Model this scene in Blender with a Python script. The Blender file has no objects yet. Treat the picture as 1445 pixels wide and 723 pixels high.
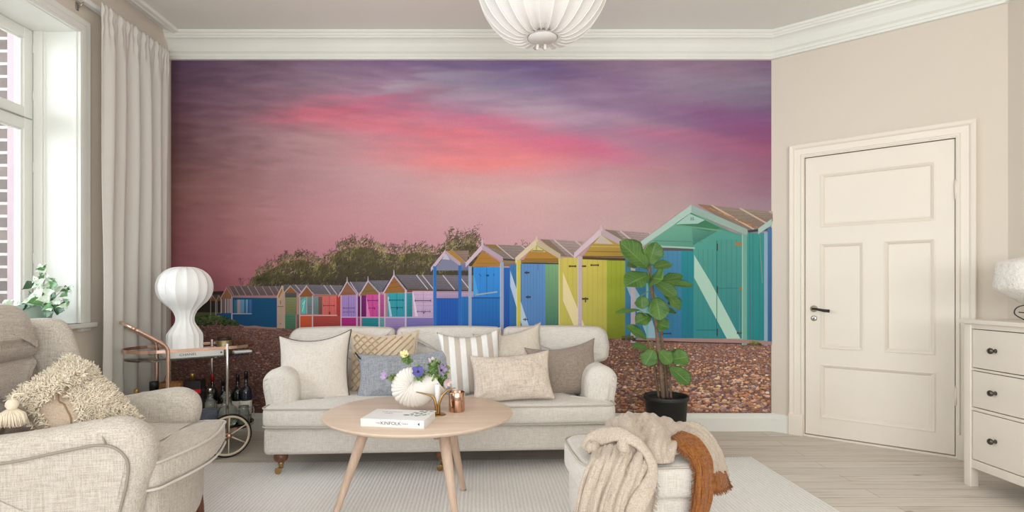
import bpy, bmesh, math, random
import numpy as np
from mathutils import Vector, Matrix, noise
random.seed(7)
PI = math.pi
S = bpy.context.scene
COL = S.collection
F, CX, CY, CH = 780.0, 705.0, 408.0, 1.07     # focal length in px, principal point, camera height

def W(px, py, d):
    """world point at depth d seen at a photo pixel (used once, to measure real positions)"""
    return Vector(((px-CX)/F*d, d, CH-(py-CY)/F*d))

def lin(c):
    return tuple(((v/255.0)/12.92 if v/255.0 <= 0.04045 else ((v/255.0+0.055)/1.055)**2.4) for v in c)

# ------------------------------------------------------------------ materials
def new_mat(name):
    m = bpy.data.materials.new(name); m.use_nodes = True
    nt = m.node_tree; b = nt.nodes['Principled BSDF']
    return m, nt, b

def N(nt, typ, **kw):
    n = nt.nodes.new(typ)
    for k, v in kw.items():
        if k in n.inputs: n.inputs[k].default_value = v
        else: setattr(n, k, v)
    return n

def mixrgb(nt, fac, a, b, mode='MIX'):
    n = nt.nodes.new('ShaderNodeMix'); n.data_type = 'RGBA'; n.blend_type = mode
    for sock, v in ((n.inputs[0], fac), (n.inputs[6], a), (n.inputs[7], b)):
        if isinstance(v, bpy.types.NodeSocket): nt.links.new(v, sock)
        elif isinstance(v, (int, float)): sock.default_value = v
        else: sock.default_value = (*v[:3], 1)
    return n.outputs[2]

def ramp(nt, fac, stops):
    r = nt.nodes.new('ShaderNodeValToRGB'); nt.links.new(fac, r.inputs[0])
    e = r.color_ramp.elements
    while len(e) < len(stops): e.new(0.5)
    for i, (p, c) in enumerate(stops):
        e[i].position = p; e[i].color = (*c[:3], 1) if hasattr(c, '__len__') else (c, c, c, 1)
    return r.outputs[0]

def coords(nt, scale=(1, 1, 1), rot=(0, 0, 0)):
    tc = nt.nodes.new('ShaderNodeTexCoord'); mp = nt.nodes.new('ShaderNodeMapping')
    mp.inputs['Scale'].default_value = scale; mp.inputs['Rotation'].default_value = rot
    nt.links.new(tc.outputs['Object'], mp.inputs[0]); return mp.outputs[0]

def noise_tex(nt, vec, scale, detail=3, rough=0.5):
    n = N(nt, 'ShaderNodeTexNoise', Scale=scale, Detail=detail, Roughness=rough)
    nt.links.new(vec, n.inputs['Vector']); return n.outputs[0]

def bump(nt, b, h, strength=0.3, dist=0.01, prev=None):
    bp = N(nt, 'ShaderNodeBump', Strength=strength, Distance=dist)
    nt.links.new(h, bp.inputs['Height'])
    if prev is not None: nt.links.new(prev, bp.inputs['Normal'])
    nt.links.new(bp.outputs[0], b.inputs['Normal']); return bp.outputs[0]

def plain(name, c, rough=0.5, metal=0.0, var=0.04, nscale=6, bmp=0.0, coat=0.0, spec=0.5):
    m, nt, b = new_mat(name); c = lin(c)
    v = coords(nt); nz = noise_tex(nt, v, nscale, 4)
    col = ramp(nt, nz, [(0.3, [x*(1-var) for x in c]), (0.7, [min(1, x*(1+var)) for x in c])])
    nt.links.new(col, b.inputs['Base Color'])
    b.inputs['Roughness'].default_value = rough; b.inputs['Metallic'].default_value = metal
    b.inputs['Coat Weight'].default_value = coat
    b.inputs['Specular IOR Level'].default_value = spec
    if bmp: bump(nt, b, noise_tex(nt, v, nscale*8, 4), bmp, 0.002)
    return m

def linen(name, c, c2=None, scale=420, contrast=0.10, bmp=0.35, slub=0.6, crinkle=None):
    """woven cloth: two crossed thread directions plus slubs"""
    m, nt, b = new_mat(name); c = lin(c)
    c2 = lin(c2) if c2 else tuple(x*(1-contrast*2.2) for x in c)
    v1 = coords(nt, (0.06, 1, 1)); v2 = coords(nt, (1, 1, 0.05)); v3 = coords(nt, (1, 0.05, 1))
    a = noise_tex(nt, v1, scale, 2); d = noise_tex(nt, v2, scale, 2); e = noise_tex(nt, v3, scale, 2)
    mx = N(nt, 'ShaderNodeMath', operation='ADD'); nt.links.new(a, mx.inputs[0]); nt.links.new(d, mx.inputs[1])
    m2 = N(nt, 'ShaderNodeMath', operation='ADD'); nt.links.new(mx.outputs[0], m2.inputs[0]); nt.links.new(e, m2.inputs[1])
    m3 = N(nt, 'ShaderNodeMath', operation='MULTIPLY'); nt.links.new(m2.outputs[0], m3.inputs[0]); m3.inputs[1].default_value = 0.3333
    col = ramp(nt, m3.outputs[0], [(0.38, c2), (0.58, c)])
    nt.links.new(col, b.inputs['Base Color'])
    b.inputs['Roughness'].default_value = 0.95; b.inputs['Specular IOR Level'].default_value = 0.15
    b.inputs['Sheen Weight'].default_value = 0.15
    big = noise_tex(nt, coords(nt), 14, 3)
    n1 = bump(nt, b, m3.outputs[0], bmp, 0.004)
    n2 = bump(nt, b, big, 0.22, 0.02, n1)
    if crinkle: bump(nt, b, noise_tex(nt, coords(nt, crinkle), 26, 3, 0.55), 0.5, 0.010, n2)
    return m

def wood(name, c, c2, axis=0, scale=6, rough=0.5, stretch=0.05):
    m, nt, b = new_mat(name); sc = [1, 1, 1]; sc[axis] = stretch
    v = coords(nt, sc)
    nz = noise_tex(nt, v, scale*6, 6, 0.6)
    wv = N(nt, 'ShaderNodeTexNoise', Scale=scale*25, Detail=2); nt.links.new(v, wv.inputs['Vector'])
    col = mixrgb(nt, 0.3, ramp(nt, nz, [(0.3, lin(c2)), (0.65, lin(c))]), ramp(nt, wv.outputs[0], [(0.35, lin(c2)), (0.6, lin(c))]))
    nt.links.new(col, b.inputs['Base Color']); b.inputs['Roughness'].default_value = rough
    bump(nt, b, nz, 0.1, 0.002)
    return m

# ------------------------------------------------------------------ mesh builder
class MB:
    def __init__(s): s.v = []; s.f = []; s.m = []; s.sm = []
    def add(s, verts, faces, mi=0, smooth=True):
        o = len(s.v); s.v += [tuple(p) for p in verts]
        for f in faces:
            s.f.append([i+o for i in f]); s.m.append(mi); s.sm.append(smooth)
        return s
    def box(s, lo, hi, mi=0, M=None, smooth=False):
        x0, y0, z0 = lo; x1, y1, z1 = hi
        v = [Vector(p) for p in ((x0,y0,z0),(x1,y0,z0),(x1,y1,z0),(x0,y1,z0),(x0,y0,z1),(x1,y0,z1),(x1,y1,z1),(x0,y1,z1))]
        if M: v = [M @ p for p in v]
        return s.add(v, [(0,3,2,1),(4,5,6,7),(0,1,5,4),(1,2,6,5),(2,3,7,6),(3,0,4,7)], mi, smooth)
    def bbox(s, lo, hi, r=0.003, mi=0, M=None, seg=2):
        """box with bevelled edges"""
        return s.rbox([(a+b)/2 for a, b in zip(lo, hi)], [abs(b-a)/2 for a, b in zip(lo, hi)], r, n=1, mi=mi, M=M, seg=seg)
    def rbox(s, c, h, r, bulge=(0, 0, 0), n=6, mi=0, M=None, seg=4, fn=None):
        """rounded, optionally bulging box; c centre, h half sizes"""
        r = min(r, min(h)*0.999)
        def axis(H):
            inner = H-r; L = []
            for k in range(seg): L.append(-H + r*(1-math.cos(PI/2*k/seg)) if False else -inner - r*math.tan(PI/4*(1-k/seg)))
            for k in range(n+1): L.append(-inner + 2*inner*k/n)
            for k in range(1, seg+1): L.append(inner + r*math.tan(PI/4*k/seg))
            return L
        A = [axis(H) for H in h]
        def place(p):
            q = Vector([max(-(H-r), min(H-r, x)) for x, H in zip(p, h)])
            d = Vector(p)-q
            if d.length > 1e-9: q = q + d.normalized()*r
            u = [x/H if H else 0 for x, H in zip(q, h)]
            for k in range(3):
                a, b = [j for j in range(3) if j != k]
                q[k] += u[k]*bulge[k]*(1-u[a]**2)*(1-u[b]**2)
            q = q + Vector(c)
            if fn: q = fn(q)
            return M @ q if M else q
        for k in range(3):
            a, b = (k+1) % 3, (k+2) % 3
            for sg in (-1, 1):
                vs = []
                for x in A[a]:
                    for y in A[b]:
                        p = [0, 0, 0]; p[k] = sg*h[k]; p[a] = x; p[b] = y; vs.append(place(p))
                nb = len(A[b]); fs = []
                for i in range(len(A[a])-1):
                    for j in range(nb-1):
                        q = (i*nb+j, (i+1)*nb+j, (i+1)*nb+j+1, i*nb+j+1)
                        fs.append(q if sg > 0 else q[::-1])
                s.add(vs, fs, mi)
        return s
    def tube(s, pts, r, seg=10, mi=0, closed=False, caps=True, flat=None):
        pts = [Vector(p) for p in pts]; n = len(pts)
        R = r if hasattr(r, '__len__') else [r]*n
        rings = []; up = None
        for i, p in enumerate(pts):
            a = pts[(i-1) % n] if (closed or i) else p; b = pts[(i+1) % n] if (closed or i < n-1) else p
            t = (b-a); t = t.normalized() if t.length > 1e-9 else Vector((0, 0, 1))
            if up is None:
                up = Vector((0, 0, 1)) if abs(t.z) < 0.9 else Vector((0, 1, 0))
            x = up - t*up.dot(t)
            if x.length < 1e-6: x = t.orthogonal()
            x.normalize(); y = t.cross(x); up = x
            rings.append([p + x*math.cos(2*PI*k/seg)*R[i] + y*math.sin(2*PI*k/seg)*R[i]*(flat or 1) for k in range(seg)])
        vs = [q for rg in rings for q in rg]; fs = []
        for i in range(n if closed else n-1):
            j = (i+1) % n
            for k in range(seg):
                l = (k+1) % seg; fs.append((i*seg+k, i*seg+l, j*seg+l, j*seg+k))
        if caps and not closed:
            fs.append(tuple(range(seg))[::-1]); fs.append(tuple((n-1)*seg+k for k in range(seg)))
        return s.add(vs, fs, mi)
    def lathe(s, prof, seg=24, c=(0, 0, 0), mi=0, fn=None, M=None, close=False):
        vs = []; fs = []; n = len(prof)
        for (r, z) in prof:
            for k in range(seg):
                a = 2*PI*k/seg; rr = r*(fn(a, z) if fn else 1)
                p = Vector((c[0]+rr*math.cos(a), c[1]+rr*math.sin(a), c[2]+z)); vs.append(M @ p if M else p)
        for i in range(n-1):
            for k in range(seg):
                l = (k+1) % seg; fs.append((i*seg+k, i*seg+l, (i+1)*seg+l, (i+1)*seg+k))
        if prof[0][0] > 1e-5: fs.append(tuple(range(seg))[::-1])
        if prof[-1][0] > 1e-5: fs.append(tuple((n-1)*seg+k for k in range(seg)))
        return s.add(vs, fs, mi)
    def grid(s, rows, mi=0, closeu=False, closev=False, smooth=True):
        n = len(rows); m = len(rows[0]); fs = []
        for i in range(n if closeu else n-1):
            for j in range(m if closev else m-1):
                a, b = (i+1) % n, (j+1) % m
                fs.append((i*m+j, a*m+j, a*m+b, i*m+b))
        return s.add([p for r in rows for p in r], fs, mi, smooth)
    def slab(s, outline, t, r, plane='xz', off=0.0, mi=0, seg=5, bulge=0.0, M=None, rings=3):
        """closed 2-D outline given thickness t (centred on off) with its rim rounded by r"""
        P = [Vector(p) for p in outline]; n = len(P)
        area = sum(P[i].x*P[(i+1) % n].y-P[(i+1) % n].x*P[i].y for i in range(n))
        if area < 0: P.reverse()
        Nn = []
        for i in range(n):
            d = (P[(i+1) % n]-P[i-1]).normalized(); Nn.append(Vector((d.y, -d.x)))
        c = sum(P, Vector((0, 0)))/n
        L = []
        for k in range(-seg, seg+1):
            a = PI/2*k/seg
            L.append((r*(1-math.cos(a)), (t/2-r)*(1 if k > 0 else -1 if k < 0 else 0)+r*math.sin(a)))
        if True:
            i0 = [q for q in L if q[1] < 0 or q[0] > 0]
        levels = [(i, w, 0) for i, w in L if not (i == 0 and t/2 > r)]
        mid = len(levels)//2
        if t/2 > r: levels = levels[:mid]+[(0, -(t/2-r), 0), (0, (t/2-r), 0)]+levels[mid:]
        rows = []
        bx0, bx1 = min(p.x for p in P), max(p.x for p in P); by0, by1 = min(p.y for p in P), max(p.y for p in P)
        def dome(q, f):
            u = (2*q.x-bx0-bx1)/(bx1-bx0); v = (2*q.y-by0-by1)/(by1-by0); g = min(1, f/0.3); g = g*g*(3-2*g)
            return bulge*max(0, (1-u*u)*(1-v*v))**0.7*g
        def mk(p2, w):
            q = {'xz': Vector((p2.x, off+w, p2.y)), 'xy': Vector((p2.x, p2.y, off+w)), 'yz': Vector((off+w, p2.x, p2.y))}[plane]
            return M @ q if M else q
        pre = []; post = []
        for k in range(rings, 0, -1):
            f = k/(rings+1.0)
            row = [((P[i]-Nn[i]*r)*(1-f)+c*f) for i in range(n)]
            pre.append([mk(q, -t/2-dome(q, f)) for q in row]); post.insert(0, [mk(q, t/2+dome(q, f)) for q in row])
        rows = pre + [[mk(P[i]-Nn[i]*ins, w) for i in range(n)] for ins, w, _ in levels] + post
        m = n; fs = []
        for i in range(len(rows)-1):
            for j in range(m):
                b = (j+1) % m; fs.append((i*m+j, i*m+b, (i+1)*m+b, (i+1)*m+j))
        vs = [p for rr in rows for p in rr]
        o = len(vs); vs += [mk(c, -t/2-dome(c, 1)), mk(c, t/2+dome(c, 1))]
        last = (len(rows)-1)*m
        if rings == 0:
            vs = vs[:-2]; fs.append(tuple(range(m))); fs.append(tuple(last+j for j in range(m))[::-1])
        for j in range(m if rings else 0):
            b = (j+1) % m; fs.append((o, b, j)); fs.append((o+1, last+j, last+b))
        if plane in ('xz',): fs = [f[::-1] for f in fs]
        return s.add(vs, fs, mi)
    def build(s, name, mats, parent=None, loc=None, rot=None, weld=True):
        me = bpy.data.meshes.new(name); me.from_pydata(s.v, [], s.f)
        mats = mats if isinstance(mats, (list, tuple)) else [mats]
        for m in mats: me.materials.append(m)
        me.polygons.foreach_set('material_index', s.m); me.polygons.foreach_set('use_smooth', s.sm)
        me.update()
        if weld:
            bm = bmesh.new(); bm.from_mesh(me); bmesh.ops.remove_doubles(bm, verts=bm.verts, dist=1e-5)
            bmesh.ops.recalc_face_normals(bm, faces=bm.faces); bm.to_mesh(me); bm.free()
        o = bpy.data.objects.new(name, me); COL.objects.link(o)
        if parent: o.parent = parent
        if loc: o.location = loc
        if rot: o.rotation_euler = rot
        return o

def crom(pts, n=8, closed=False):
    P = [Vector(p) for p in pts]; out = []; m = len(P)
    for i in range(m if closed else m-1):
        if closed: a, b, c, d = P[i-1], P[i], P[(i+1) % m], P[(i+2) % m]
        else: a, b, c, d = P[max(i-1, 0)], P[i], P[i+1], P[min(i+2, m-1)]
        for k in range(n):
            t = k/n
            out.append(0.5*((2*b)+(c-a)*t+(2*a-5*b+4*c-d)*t*t+(3*b-a-3*c+d)*t**3))
    if not closed: out.append(P[-1].copy())
    return out

def surf(rows, nu=8, nv=8):
    """smooth surface through a control grid"""
    R = [crom(r, nv) for r in rows]
    cols = [crom([r[j] for r in R], nu) for j in range(len(R[0]))]
    return [[cols[j][i] for j in range(len(cols))] for i in range(len(cols[0]))]

def tag(o, label, cat, group=None, kind=None):
    o['label'] = label; o['category'] = cat
    if group: o['group'] = group
    if kind: o['kind'] = kind
    return o
def empty(name, loc, rz=0, label=None, cat=None, group=None):
    o = bpy.data.objects.new(name, None); COL.objects.link(o); o.location = loc; o.rotation_euler = (0, 0, rz)
    o.empty_display_size = 0.1
    if label: tag(o, label, cat, group)
    return o
def struct(o): o['kind'] = 'structure'; return o
def plabel(o, t): o['label'] = t; return o
def fbm(p, s=1.0, oct=3):
    return noise.fractal(Vector(p)*s, 1.0, 2.0, oct)
def text_mesh(name, body, size, mat, parent, loc, rot, depth=0.0006, align='CENTER', sx=1.0):
    cu = bpy.data.curves.new(name, 'FONT'); cu.body = body; cu.size = size; cu.extrude = depth; cu.align_x = align; cu.align_y = 'CENTER'
    t = bpy.data.objects.new(name+'_src', cu); COL.objects.link(t)
    dg = bpy.context.evaluated_depsgraph_get(); me = bpy.data.meshes.new_from_object(t.evaluated_get(dg))
    me.name = name; bpy.data.objects.remove(t)
    me.materials.clear(); me.materials.append(mat)
    o = bpy.data.objects.new(name, me); COL.objects.link(o); o.parent = parent; o.location = loc; o.rotation_euler = rot; o.scale = (sx, 1, 1)
    return o

# ------------------------------------------------------------------ palette
M = {}
M['wall'] = plain('wall_paint_greige', (218, 207, 193), 0.9, var=0.015, nscale=1.5, bmp=0.05, spec=0.2)
M['ceil'] = plain('ceiling_paint', (236, 236, 228), 0.9, var=0.01, nscale=1.5, spec=0.2)
M['white'] = plain('white_gloss_paint', (230, 230, 222), 0.42, var=0.015, nscale=3, bmp=0.03)
M['doorwhite'] = plain('door_cream_paint', (234, 225, 211), 0.42, var=0.015, nscale=3, bmp=0.03)
M['dresser'] = plain('dresser_white_stain', (230, 221, 207), 0.45, var=0.015, nscale=3)
M['sofa'] = linen('sofa_linen', (226, 220, 211), (196, 189, 179))
M['chair'] = linen('armchair_linen', (212, 204, 193), (174, 164, 151), scale=300)
M['pipe'] = plain('piping_cord', (188, 180, 168), 0.9, spec=0.1)
M['pipedark'] = plain('dark_piping', (88, 82, 78), 0.9, spec=0.1)
M['tablewood'] = wood('whitewashed_oak', (222, 200, 180), (206, 182, 160), 0, 4, 0.42)
M['legwood'] = wood('oak_leg', (206, 180, 160), (184, 156, 134), 2, 4, 0.5)
M['brownwood'] = wood('turned_walnut', (122, 78, 52), (84, 50, 34), 2, 6, 0.3)
M['brass'] = plain('aged_brass', (178, 146, 96), 0.3, 1.0, 0.12, 14)
M['copper'] = plain('copper_tube', (224, 188, 168), 0.25, 1.0, 0.12, 12)
M['chrome'] = plain('polished_chrome', (214, 210, 204), 0.22, 1.0, 0.05, 10)
M['nickel'] = plain('brushed_nickel', (190, 186, 178), 0.3, 1.0, 0.05, 10)
M['black'] = plain('black_plastic', (24, 24, 26), 0.4, var=0.1)
M['rubber'] = plain('black_rubber', (22, 22, 24), 0.8)
# ================================================================== the room
BY = 4.173; XL = -2.48; XR = 3.07; ZC = 2.985; YF = -1.1
CN = Vector((2.049, BY)); DW = Vector((0.774, -0.633)).normalized(); TW = 1.318
CF = CN + DW*TW                           # where the angled wall meets the right wall
# floor
m, nt, b = new_mat('whitewashed_pine_boards')
v = coords(nt)
br = N(nt, 'ShaderNodeTexBrick', Scale=1.0); nt.links.new(v, br.inputs['Vector'])
br.inputs['Brick Width'].default_value = 3.1; br.inputs['Row Height'].default_value = 0.118; br.inputs['Mortar Size'].default_value = 0.0014
br.inputs['Color1'].default_value = (*lin((224, 215, 204)), 1); br.inputs['Color2'].default_value = (*lin((212, 202, 190)), 1); br.inputs['Mortar'].default_value = (*lin((150, 138, 124)), 1)
br.offset = 0.37; br.inputs['Bias'].default_value = 0.0
gr = noise_tex(nt, coords(nt, (0.7, 14, 1)), 3.2, 8, 0.65)
c1 = mixrgb(nt, 0.75, br.outputs[0], ramp(nt, gr, [(0.25, lin((190, 178, 165))), (0.5, (1, 1, 1)), (0.8, (1, 1, 1))]), 'MULTIPLY')
vo = N(nt, 'ShaderNodeTexVoronoi', Scale=1.0); nt.links.new(coords(nt, (2.2, 5.3, 1)), vo.inputs['Vector'])
kn = ramp(nt, vo.outputs['Distance'], [(0.03, lin((150, 125, 105))), (0.075, (1, 1, 1))])
c2 = mixrgb(nt, 0.8, c1, kn, 'MULTIPLY')
nt.links.new(c2, b.inputs['Base Color']); b.inputs['Roughness'].default_value = 0.5
bump(nt, b, br.outputs['Fac'], 0.25, -0.002); M['floor'] = m
mb = MB(); mb.box((XL-0.9, YF, -0.12), (XR+0.3, BY+0.4, 0)); struct(mb.build('floor', M['floor']))
mb = MB(); mb.box((XL-0.5, YF, ZC), (XR+0.3, BY+0.4, ZC+0.12)); struct(mb.build('ceiling', M['ceil']))
mb = MB(); mb.box((XL-0.4, BY, -0.1), (CN.x+0.12, BY+0.15, ZC+0.05)); struct(mb.build('wall_back', M['wall']))
def wallframe(a, d):
    """local x along the wall, local y into the room, z up"""
    d = Vector((d.x, d.y, 0)).normalized(); n = Vector((d.y, -d.x, 0))
    return Matrix(((d.x, n.x, 0, a.x), (d.y, n.y, 0, a.y), (0, 0, 1, 0), (0, 0, 0, 1)))
MD = wallframe(CN, DW)
def doorhit(px, py):
    """(u, z) on the angled wall plane for a photo pixel"""
    k = (px-CX)/F; u = (k*CN.y-CN.x)/(DW.x-k*DW.y); d = CN.y+DW.y*u
    return u, CH-(py-CY)/F*d
du0 = doorhit(1135.5, 400)[0]; du1 = doorhit(1348.5, 400)[0]
DZ = 2.025
mb = MB()
mb.box((-0.1, -0.14, -0.1), (du0, 0, ZC+0.05), M=MD); mb.box((du1, -0.14, -0.1), (TW+0.1, 0, ZC+0.05), M=MD); mb.box((du0, -0.14, DZ), (du1, 0, ZC+0.05), M=MD)
mb.box((du0, -0.14, -0.1), (du1, -0.08, DZ), M=MD)
struct(mb.build('wall_angled', M['wall'], weld=False))
mb = MB(); mb.box((XR, YF, -0.1), (XR+0.15, CF.y+0.2, ZC+0.05)); struct(mb.build('wall_right', M['wall']))
mb = MB(); mb.box((XL, YF-0.15, -0.1), (XR, YF, 0.8)); mb.box((XL, YF-0.15, 2.7), (XR, YF, ZC+0.05)); struct(mb.build('wall_front_baffle', M['wall'], weld=False))  # unseen parapet and header, added to block low light from behind the camera
# left wall with two window openings
WZ0, WZ1 = 0.87, 2.582
wins = [(1.95, 3.245), (-0.55, 0.75)]
mb = MB(); ys = [YF, wins[1][0], wins[1][1], wins[0][0], wins[0][1], BY+0.1]
for i in (0, 2, 4): mb.box((XL-0.25, ys[i], -0.1), (XL, ys[i+1], ZC+0.05))
for a, c in wins:
    mb.box((XL-0.25, a, -0.1), (XL, c, WZ0-0.03)); mb.box((XL-0.25, a, WZ1), (XL, c, ZC+0.05))
struct(mb.build('wall_left', M['wall'], weld=False))

# mouldings: profile (height, projection) swept along a wall
def moulding(name, a, d, L, prof, mat, e0=0.0, e1=0.0):
    """e0/e1: how far (per metre of projection) the ends are mitred in (+) or out (-)"""
    Mw = wallframe(a, d); mb = MB(); rows = []
    for (z, p) in prof: rows.append([Mw @ Vector((p*e0, p, z)), Mw @ Vector((L-p*e1, p, z))])
    mb.grid(rows, smooth=False)
    n = len(prof)
    vs = [r[0] for r in rows]; mb.add(vs, [tuple(range(n))], 0, False); vs = [r[1] for r in rows]; mb.add(vs, [tuple(range(n))], 0, False)
    return mb.build(name, mat, weld=False)
crown = [(2.795, 0.0), (2.797, 0.022), (2.812, 0.026), (2.82, 0.018), (2.838, 0.02), (2.85, 0.034)]
crown += [(2.85+0.085*math.sin(t*PI/2*0.9), 0.034+0.045*(1-math.cos(t*PI/2))) for t in (0.3, 0.5, 0.7, 0.85, 1.0)]
crown += [(2.945, 0.082), (2.95, 0.088), (2.962, 0.092), (2.968, 0.1), (2.984, 0.104), (2.984, 0.0)]
th = math.atan2(0.633, 0.774); mt = math.tan(th/2)
struct(moulding('trim_1', Vector((XL, BY)), Vector((1, 0)), CN.x-XL, crown, M['white'], 0.0, mt))
struct(moulding('trim_2', CN, DW, TW, crown, M['white'], mt, 0.5))
bead = [(ZC-0.016, 0.06), (ZC-0.03, 0.075), (ZC-0.022, 0.086), (ZC-0.018, 0.094), (ZC-0.026, 0.102), (ZC-0.02, 0.112), (ZC-0.001, 0.115), (ZC-0.001, 0.06)]
struct(moulding('trim_3', Vector((XL, YF)), Vector((0, 1)), BY-YF-0.09, bead, M['white']))
struct(moulding('trim_4', Vector((XR, CF.y)), Vector((0, -1)), CF.y-YF, crown, M['white'], 0.3, 0))
base = [(0.0, 0.0), (0.0, 0.022), (0.096, 0.022), (0.102, 0.019), (0.112, 0.014), (0.122, 0.012), (0.13, 0.006), (0.134, 0.0)]
struct(moulding('baseboard_back', Vector((XL, BY)), Vector((1, 0)), CN.x-XL, base, M['white'], 0.0, mt))
casw = 0.092
struct(moulding('baseboard_angled', CN, DW, du0-casw-0.004, base, M['white'], mt, 0))
u2 = du1+casw+0.004
struct(moulding('baseboard_corner', CN+DW*u2, DW, TW-u2, base, M['white'], 0, 0.5))
struct(moulding('baseboard_right', Vector((XR, CF.y)), Vector((0, -1)), CF.y-YF, base, M['white'], 0.5, 0))
struct(moulding('baseboard_left', Vector((XL, YF)), Vector((0, 1)), BY-YF, base, M['white']))

# door casing: moulded frame with mitred corners, plinth blocks
def casing(name, Mw, u0, u1, z1, wdt, mat, z0=0.0, bottom=False, prof=None):
    prof = prof or [(0.0, 0.0), (0.0, 0.018), (0.012, 0.022), (0.02, 0.014), (0.058, 0.016), (0.066, 0.026), (0.074, 0.03), (0.086, 0.034), (wdt, 0.03), (wdt, 0.0)]
    mb = MB(); rows = []
    for (o, p) in prof:
        rows.append([Mw @ Vector(q) for q in ((u0-o, p, z0), (u0-o, p, z1+o), (u1+o, p, z1+o), (u1+o, p, z0))])
    mb.grid(rows, smooth=False); n = len(prof)
    for k in (0, 3): mb.add([r[k] for r in rows], [tuple(range(n))], 0, False)
    return mb
mb = casing('c', MD, du0-0.006, du1+0.006, DZ+0.006, casw, M['doorwhite'], 0.15)
for a in (du0-0.006-casw-0.003, du1+0.006): mb.bbox((a, 0, 0), (a+casw+0.003, 0.038, 0.155), 0.003, M=MD)
# jamb lining and threshold
mb.box((du0-0.006, -0.08, 0), (du0, 0.012, DZ), M=MD); mb.box((du1, -0.08, 0), (du1+0.006, 0.012, DZ), M=MD); mb.box((du0-0.006, -0.08, DZ), (du1+0.006, 0.012, DZ+0.006), M=MD)
mb.box((du0, -0.08, 0.0), (du1, 0.008, 0.012), M=MD)
struct(mb.build('trim_5', M['doorwhite'], weld=False))
# door leaf: stiles and rails with sunk moulded panels
door = struct(empty('door_1', (CN.x, CN.y, 0), math.atan2(DW.y, DW.x)))
door.scale = (1, 1, 1)
# door local frame: x along wall, y INTO room is -y in a right-handed frame -> use mirrored helper
def DL(u, p, z): return Vector((u, -p, z))
pan = []
for (x0, y0, x1, y1) in ((1157.6, 246, 1319.9, 304), (1157.6, 346, 1219, 491), (1247.4, 335.5, 1319.9, 497), (1157.6, 513, 1319.9, 608)):
    ua, za = doorhit(x0, y0); ub, zb = doorhit(x1, y1); pan.append([ua, ub, za, zb])
pan[0][2] = doorhit(1157.6, 246)[1]; pan[0][3] = doorhit(1157.6, 321)[1]
pan[1][2] = doorhit(1157.6, 344)[1]; pan[1][3] = doorhit(1157.6, 492)[1]
pan[2][2], pan[2][3] = pan[1][2], pan[1][3]
pan[3][2] = doorhit(1157.6, 514)[1]; pan[3][3] = doorhit(1157.6, 590)[1]
g = 0.004; fx0, fx1, fz0, fz1 = du0+g, du1-g, 0.018, DZ-g; FP = -0.004
mb = MB()
xs = sorted({fx0, fx1, pan[0][0], pan[0][1], pan[1][1], pan[2][0]}); zs = sorted({fz0, fz1}|{p[2] for p in pan}|{p[3] for p in pan})
for i in range(len(xs)-1):
    for j in range(len(zs)-1):
        cx_, cz_ = (xs[i]+xs[i+1])/2, (zs[j]+zs[j+1])/2
        if any(p[0] < cx_ < p[1] and p[3] < cz_ < p[2] for p in pan): continue
        mb.add([DL(xs[i], FP, zs[j]), DL(xs[i+1], FP, zs[j]), DL(xs[i+1], FP, zs[j+1]), DL(xs[i], FP, zs[j+1])], [(0, 1, 2, 3)], 0, False)
mb.add([DL(fx0, FP, fz0), DL(fx0, FP-0.04, fz0), DL(fx0, FP-0.04, fz1), DL(fx0, FP, fz1)], [(0, 1, 2, 3)], 0, False)
mb.add([DL(fx1, FP, fz0), DL(fx1, FP-0.04, fz0), DL(fx1, FP-0.04, fz1), DL(fx1, FP, fz1)], [(0, 1, 2, 3)], 0, False)
mb.add([DL(fx0, FP, fz0), DL(fx1, FP, fz0), DL(fx1, FP-0.04, fz0), DL(fx0, FP-0.04, fz0)], [(0, 1, 2, 3)], 0, False)
mb.add([DL(fx0, FP-0.04, fz0), DL(fx1, FP-0.04, fz0), DL(fx1, FP-0.04, fz1), DL(fx0, FP-0.04, fz1)], [(0, 1, 2, 3)], 0, False)
for p in pan:
    rows = []
    for ins, dep in ((0, 0), (0.0, 0.004), (0.006, 0.006), (0.012, 0.002), (0.02, -0.004), (0.024, -0.013), (0.028, -0.014), (0.034, -0.012)):
        rows.append([DL(x, FP+dep, z) for x, z in ((p[0]+ins, p[3]+ins), (p[1]-ins, p[3]+ins), (p[1]-ins, p[2]-ins), (p[0]+ins, p[2]-ins))])
    mb.grid(rows, closev=True, smooth=False); mb.add(rows[-1], [(0, 1, 2, 3)], 0, False)
mb.build('leaf', M['doorwhite'], door, weld=False)
hu, hz = doorhit(1148.5, 436)
mb = MB(); Rm = Matrix.Rotation(PI/2, 4, 'X')
mb.lathe([(0.024, 0), (0.024, 0.004), (0.018, 0.008), (0.011, 0.012), (0.009, 0.045)], 20, M=Matrix.Translation(DL(hu, FP, hz)) @ Rm)
mb.build('handle_rose', M['nickel'], door)
mb = MB(); mb.tube([DL(hu-0.004, 0.042, hz+0.001), DL(hu+0.02, 0.046, hz), DL(hu+0.07, 0.046, hz-0.01), DL(hu+0.105, 0.046, hz-0.013)], [0.007, 0.008, 0.0105, 0.011], 12)
mb.build('lever_handle', M['black'], door)
kz = doorhit(1148.5, 449.5)[1]
mb = MB(); mb.lathe([(0.02, 0), (0.02, 0.003), (0.012, 0.006), (0.0, 0.006)], 20, M=Matrix.Translation(DL(hu, FP, kz)) @ Rm); kh = mb.build('escutcheon', M['nickel'], door)
mb = MB(); mb.bbox((hu-0.0035, -FP-0.0072, kz-0.009), (hu+0.0035, -FP-0.005, kz+0.007), 0.001); mb.build('keyhole', M['black'], kh)
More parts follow.
